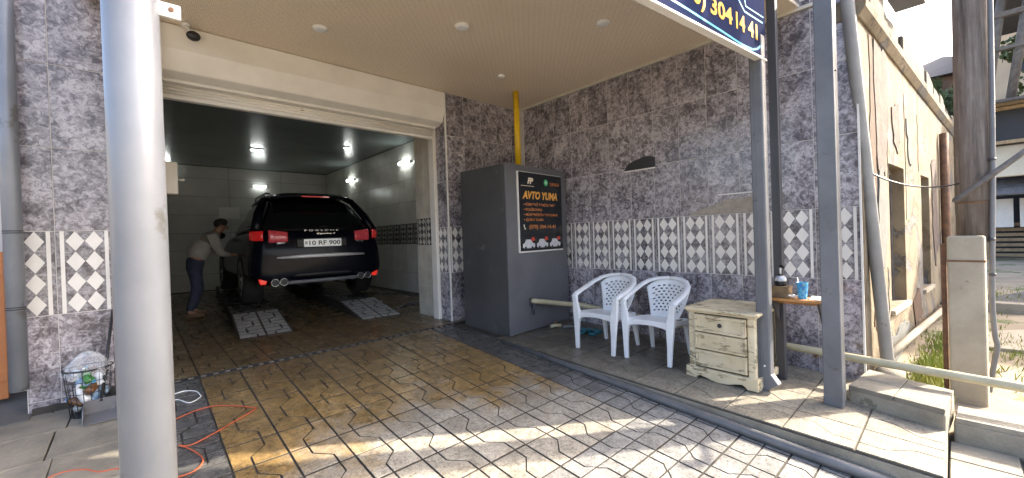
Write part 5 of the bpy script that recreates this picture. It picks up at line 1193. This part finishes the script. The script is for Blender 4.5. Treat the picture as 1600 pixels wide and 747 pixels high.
# utility pole on its concrete stub
up_ = thing('utility_pole', 'weathered brown utility pole lashed above the pale concrete stub', 'pole', (4.88, -.113, .15))
MB().lathe([(.104, 1.30), (.101, 2.2), (.096, 3.4), (.088, 6.5)], 24, (4.88, -.113, 0)).build('pole_shaft', 'pole_wood', up_)
MB().lathe([(.108, 1.605), (.108, 1.618)], 20, (4.88, -.113, 0)).build('lashing_wire', 'rust', up_)
sb = thing('concrete_stub', 'pale square concrete stub carrying the utility pole', 'post', (4.70, -.06, .1))
T = Matrix.Translation((4.70, -.060, 0)) @ Matrix.Rotation(R(-6), 4, 'Z')
MB().box(-.06, .06, -.098, .098, -.05, 1.352, T=T).build('stub_shaft', 'pale_concrete', sb, bevel=.014)
MB().box(-.063, .063, -.101, .101, 1.153, 1.168, T=T).build('wire_lashing', 'rust', sb)
MB().box(.02, .05, .110, .140, -.05, 1.29, T=T).build('rusty_rail', 'rust', sb)
cn = thing('cable_conduit', 'grey cable conduit running down beside the utility pole and bending outward', 'conduit', (4.8, -.2, .3))
MB().tube(smooth([(4.80, -.221, 4.74), (4.80, -.209, 2.13), (4.80, -.193, 1.19), (4.80, -.188, .82), (4.80, -.198, .58), (4.80, -.208, .50), (4.80, -.188, .355), (4.80, -.162, .14)], 4), .016, 10).build('conduit_run', 'steel_grey', cn)
for z in (1.04, 1.31, 1.92): MB().lathe([(.020, z), (.020, z + .02)], 12, (4.80, -.192 - (.013 if z > 1.5 else 0), 0)).build('conduit_clip', 'steel_dark', cn)

# grass tufts (uncountable)
random.seed(8); b = MB()
def tuft(cx, cy, cz, n, rx, ry, h):
    for _ in range(n):
        x, y = cx + random.gauss(0, rx), cy + random.gauss(0, ry); a = random.uniform(0, 6.28); hh = h * random.uniform(.5, 1.2); w = .006
        dx, dy = math.cos(a), math.sin(a); lx, ly = random.gauss(0, .3) * hh, random.gauss(0, .3) * hh; gz = ground_h(x, y) if cz is None else cz
        b.add([(x - dx * w, y - dy * w, gz - .01), (x + dx * w, y + dy * w, gz - .01), (x + lx * .5 + dx * w * .7, y + ly * .5 + dy * w * .7, gz + hh * .6), (x + lx, y + ly, gz + hh)], [(0, 1, 2), (0, 2, 3)])
tuft(5.2, .16, None, 800, .35, .07, .09); tuft(6.2, .1, None, 500, .4, .08, .08); tuft(6.3, -.5, None, 600, .5, .25, .07); tuft(5.6, -.9, None, 500, .5, .3, .07); tuft(9.5, -.5, None, 400, .6, .5, .10)
tag(b.build('grass', 'grass'), kind='stuff')

# yard strips to the right
def strip(name, poly, z0, z1, mat): return tag(MB().prism(poly, z0, z1).build(name, mat, bevel=.01), kind='structure')
strip('yard_path', [(6.6, -6), (9.0, -6), (8.2, .05), (6.4, .05)], 0.05, .165, 'pale_concrete')
strip('yard_kerb', [(9.0, -6), (9.22, -6), (8.7, .1), (8.48, .1)], .05, .34, 'concrete')
strip('yard_terrace', [(9.3, -7), (15.6, -7), (15.2, .3), (8.75, .3)], .05, .27, 'asphalt')

# timber outbuilding far right
ob = thing('timber_outbuilding', 'two-storey timber outbuilding with balcony behind the utility pole', 'building', (16, -2, .3))
OX = 16.0; zb = .26
MB().box(OX + .6, OX + 5, -7, -.42, zb, 3.2).build('rear_wall', 'dark_void', ob)
for y in (-7, -5.2, -3.4, -1.75, -.55): MB().box(OX - .08, OX + .08, y - .08, y + .08, zb, 4.2).build('post', 'timber_pale', ob)
for k in range(7): MB().box(OX + .25, OX + .28, -1.28, -.72 , .52 + k * .13, .60 + k * .13).build('slat', 'timber_pale', ob)
MB().box(OX + .22, OX + .5, -1.35, -1.28, .3, 1.4).build('door_jamb', 'timber_pale', ob)
for (ya, yb_) in ((-7, -2.9), (-2.86, -1.10), (-1.00, -.45)): MB().box(OX - .05, OX - .01, ya, yb_, 1.27, 1.98).build('fascia_panel', 'white_trim', ob, bevel=.004)
b = MB(); b.add([(OX - .9, -7, 2.05), (OX - .9, -.45, 2.05), (OX + .1, -.45, 2.45), (OX + .1, -7, 2.45)], [(0, 1, 2, 3)]); b.build('awning_sheet', 'timber', ob, solid=.03)
b = MB(); b.add([(OX - .6, -7, 2.50), (OX - .6, -.45, 2.50), (OX + .15, -.45, 3.35), (OX + .15, -7, 3.35)], [(0, 1, 2, 3)]); b.build('awning_sheet', 'tarp', ob, solid=.03)
MB().box(OX + .1, OX + 4, -7, -.42, 3.2, 4.25).build('upper_wall', 'dark_void', ob)
b = MB(); b.box(OX - .02, OX + .1, -7, -.44, 3.36, 3.44); b.box(OX - .02, OX + .1, -7, -.44, 4.2, 4.28); b.build('window_rail', 'timber_pale', ob)
for k in range(9): MB().box(OX - .7 + k * .22, OX - .50 + k * .22, -7, -.42, 4.29 + .01 * (k % 2), 4.35 + .01 * (k % 2)).build('deck_plank', 'timber_pale' if k % 3 else 'timber', ob)
for y, lean in ((-6.2, .0), (-4.4, .0), (-2.6, .0), (-.98, .12), (-.60, .10)): 
    b = MB(); b.tube([(OX - .3, y, 4.36), (OX - .3, y - lean * 2.2 - .1, 7.2)], .085, 6); b.build('balcony_post', 'timber', ob)
MB().box(OX - .4, OX - .25, -7, -.42, 6.4, 6.52).build('balcony_rail', 'timber', ob); MB().box(OX - .4, OX - .25, -7, -.42, 5.6, 5.68).build('balcony_rail', 'timber', ob)
MB().box(OX - 1.0, OX + 4, -7.2, -.40, 7.2, 7.32).build('roof', 'roof_dark', ob)
MB().tube([(4.60, -.006, 1.622), (4.96, -.403, 2.008), (5.24, -.71, 2.306)], .023, 4).build('bracket_arm', 'timber', up_)
MB().lathe([(.02, 2.29), (.045, 2.31), (.03, 2.34), (.04, 2.37), (.012, 2.39)], 14, (5.22, -.69, .03)).build('insulator', 'white_trim', up_)

# hillside house and trees beyond
hh = thing('distant_house', 'distant reddish house with dark hip roof above the parapet', 'building', (34, 1.6, 4))
MB().box(32, 40, -2.5, 3.2, 3, 9.2).build('wall', 'brickish', hh)
b = MB(); b.add([(31.4, -3.1, 9.2), (40.6, -3.1, 9.2), (40.6, 3.8, 9.2), (31.4, 3.8, 9.2), (34.5, .3, 11.0), (37.5, .3, 11.0)], [(0, 1, 5, 4), (1, 2, 5), (2, 3, 4, 5), (3, 0, 4), (0, 3, 2, 1)]); b.build('roof', 'roof_dark', hh)
for y in (-1.6, .2, 2.0):
    w = MB().box(31.95, 32.02, y - .45, y + .45, 6.4, 7.8).build('window', 'dark_void', hh)
ph = thing('hillside_house', 'peach coloured house on the slope behind the timber balcony', 'building', (30, -4, 3))
MB().box(29, 36, -9, -1.2, 1.5, 12.5).build('wall', 'peach', ph)
MB().box(28.6, 36.4, -9.4, -.8, 12.5, 12.8).build('roof', 'roof_dark', ph)
for y in (-7, -4.6, -2.4): MB().box(28.95, 29.0, y - .5, y + .5, 8, 9.5).build('window', 'dark_void', ph)
def tree(x, y, h, cr, label, seed):
    random.seed(seed); z = ground_h(x, y)
    t = thing('tree', label, 'tree', (x, y, z), group='trees on the slope behind the house')
    b = MB(); b.tube([(0, 0, -.2), (.05 * h, .02 * h, h * .3), (.04 * h, -.02 * h, h * .62)], [h * .035, h * .024, h * .012], 8)
    for k in range(5):
        a = k * 1.3; b.tube([(.045 * h, 0, h * (.3 + .05 * k)), (math.cos(a) * cr * .6, math.sin(a) * cr * .6, h * (.55 + .05 * k))], [h * .014, h * .005], 6)
    b.build('trunk', 'bark', t, world=False)
    b = MB(); cl = [(random.gauss(0, cr * .5), random.gauss(0, cr * .5), h * random.uniform(.42, .95), cr * random.uniform(.22, .42)) for _ in range(22)]
    for cx, cy, cz, r in cl:
        for _ in range(210):
            d_ = Vector((random.gauss(0, 1), random.gauss(0, 1), random.gauss(0, 1))).normalized() * r * random.uniform(.5, 1.05); p = Vector((cx, cy, cz)) + d_
            q = Euler((random.uniform(0, 6.28), random.uniform(0, 6.28), random.uniform(0, 6.28))).to_matrix() * (cr * .045)
            b.add([p + q @ Vector(v) for v in ((-1, -.5, 0), (0, -.7, .1), (1, 0, 0), (0, .7, .1), (-1, .4, 0))], [(0, 1, 2, 3, 4)])
    b.build('crown', 'leaf', t, world=False)
tree(26, 1.5, 5.2, 2.0, 'bushy tree left of the utility pole below the distant roof', 1)
tree(31, .75, 6.6, .9, 'thin tall tree poking above the distant roof', 2)
tree(22, -3.1, 7.0, 1.9, 'broad tree behind the timber balcony posts', 3)
tree(25, -6.2, 8.0, 2.6, 'big tree behind the outbuilding roof, rightmost', 4)
tree(21, .3, 2.6, 1.2, 'low leafy tree between plaster house and utility pole', 5)

# street tree on the right whose shade falls on the pole and the forecourt
def street_tree(x, y, label, seed):
    random.seed(seed); z = ground_h(x, y)
    t = thing('street_tree', label, 'tree', (x, y, z))
    b = MB(); b.tube([(0, 0, -.2), (.1, .05, 2.5), (.0, -.05, 5.2), (.1, 0, 8.6)], [.18, .15, .12, .05], 10)
    cl = []
    for k in range(9):
        a = k * 2.4; zz = 5.0 + k * .40; e = Vector((math.cos(a) * random.uniform(.4, .85), math.sin(a) * random.uniform(.4, .85), zz + random.uniform(.7, 1.4)))
        b.tube([(.02, 0, zz), e * .55 + Vector((0, 0, zz * .45)), e], [.06, .04, .015], 6); cl.append(e); cl.append(e * .7 + Vector((0, 0, zz * .3 + .4)))
    b.build('trunk', 'bark', t, world=False)
    b = MB()
    for c in cl:
        for _ in range(300):
            p = c + Vector((random.gauss(0, 1), random.gauss(0, 1), random.gauss(0, .8))) * .34
            q = Euler((random.uniform(0, 6.28), random.uniform(0, 6.28), random.uniform(0, 6.28))).to_matrix() * .085
            b.add([p + q @ Vector(v) for v in ((-1, -.3, 0), (0, -.55, .1), (1, 0, 0), (0, .55, .1), (-1, .3, 0))], [(0, 1, 2, 3, 4)])
    b.build('crown', 'leaf', t, world=False)
street_tree(7.6, -3.5, 'leafy street tree standing to the right of the retaining block', 31)
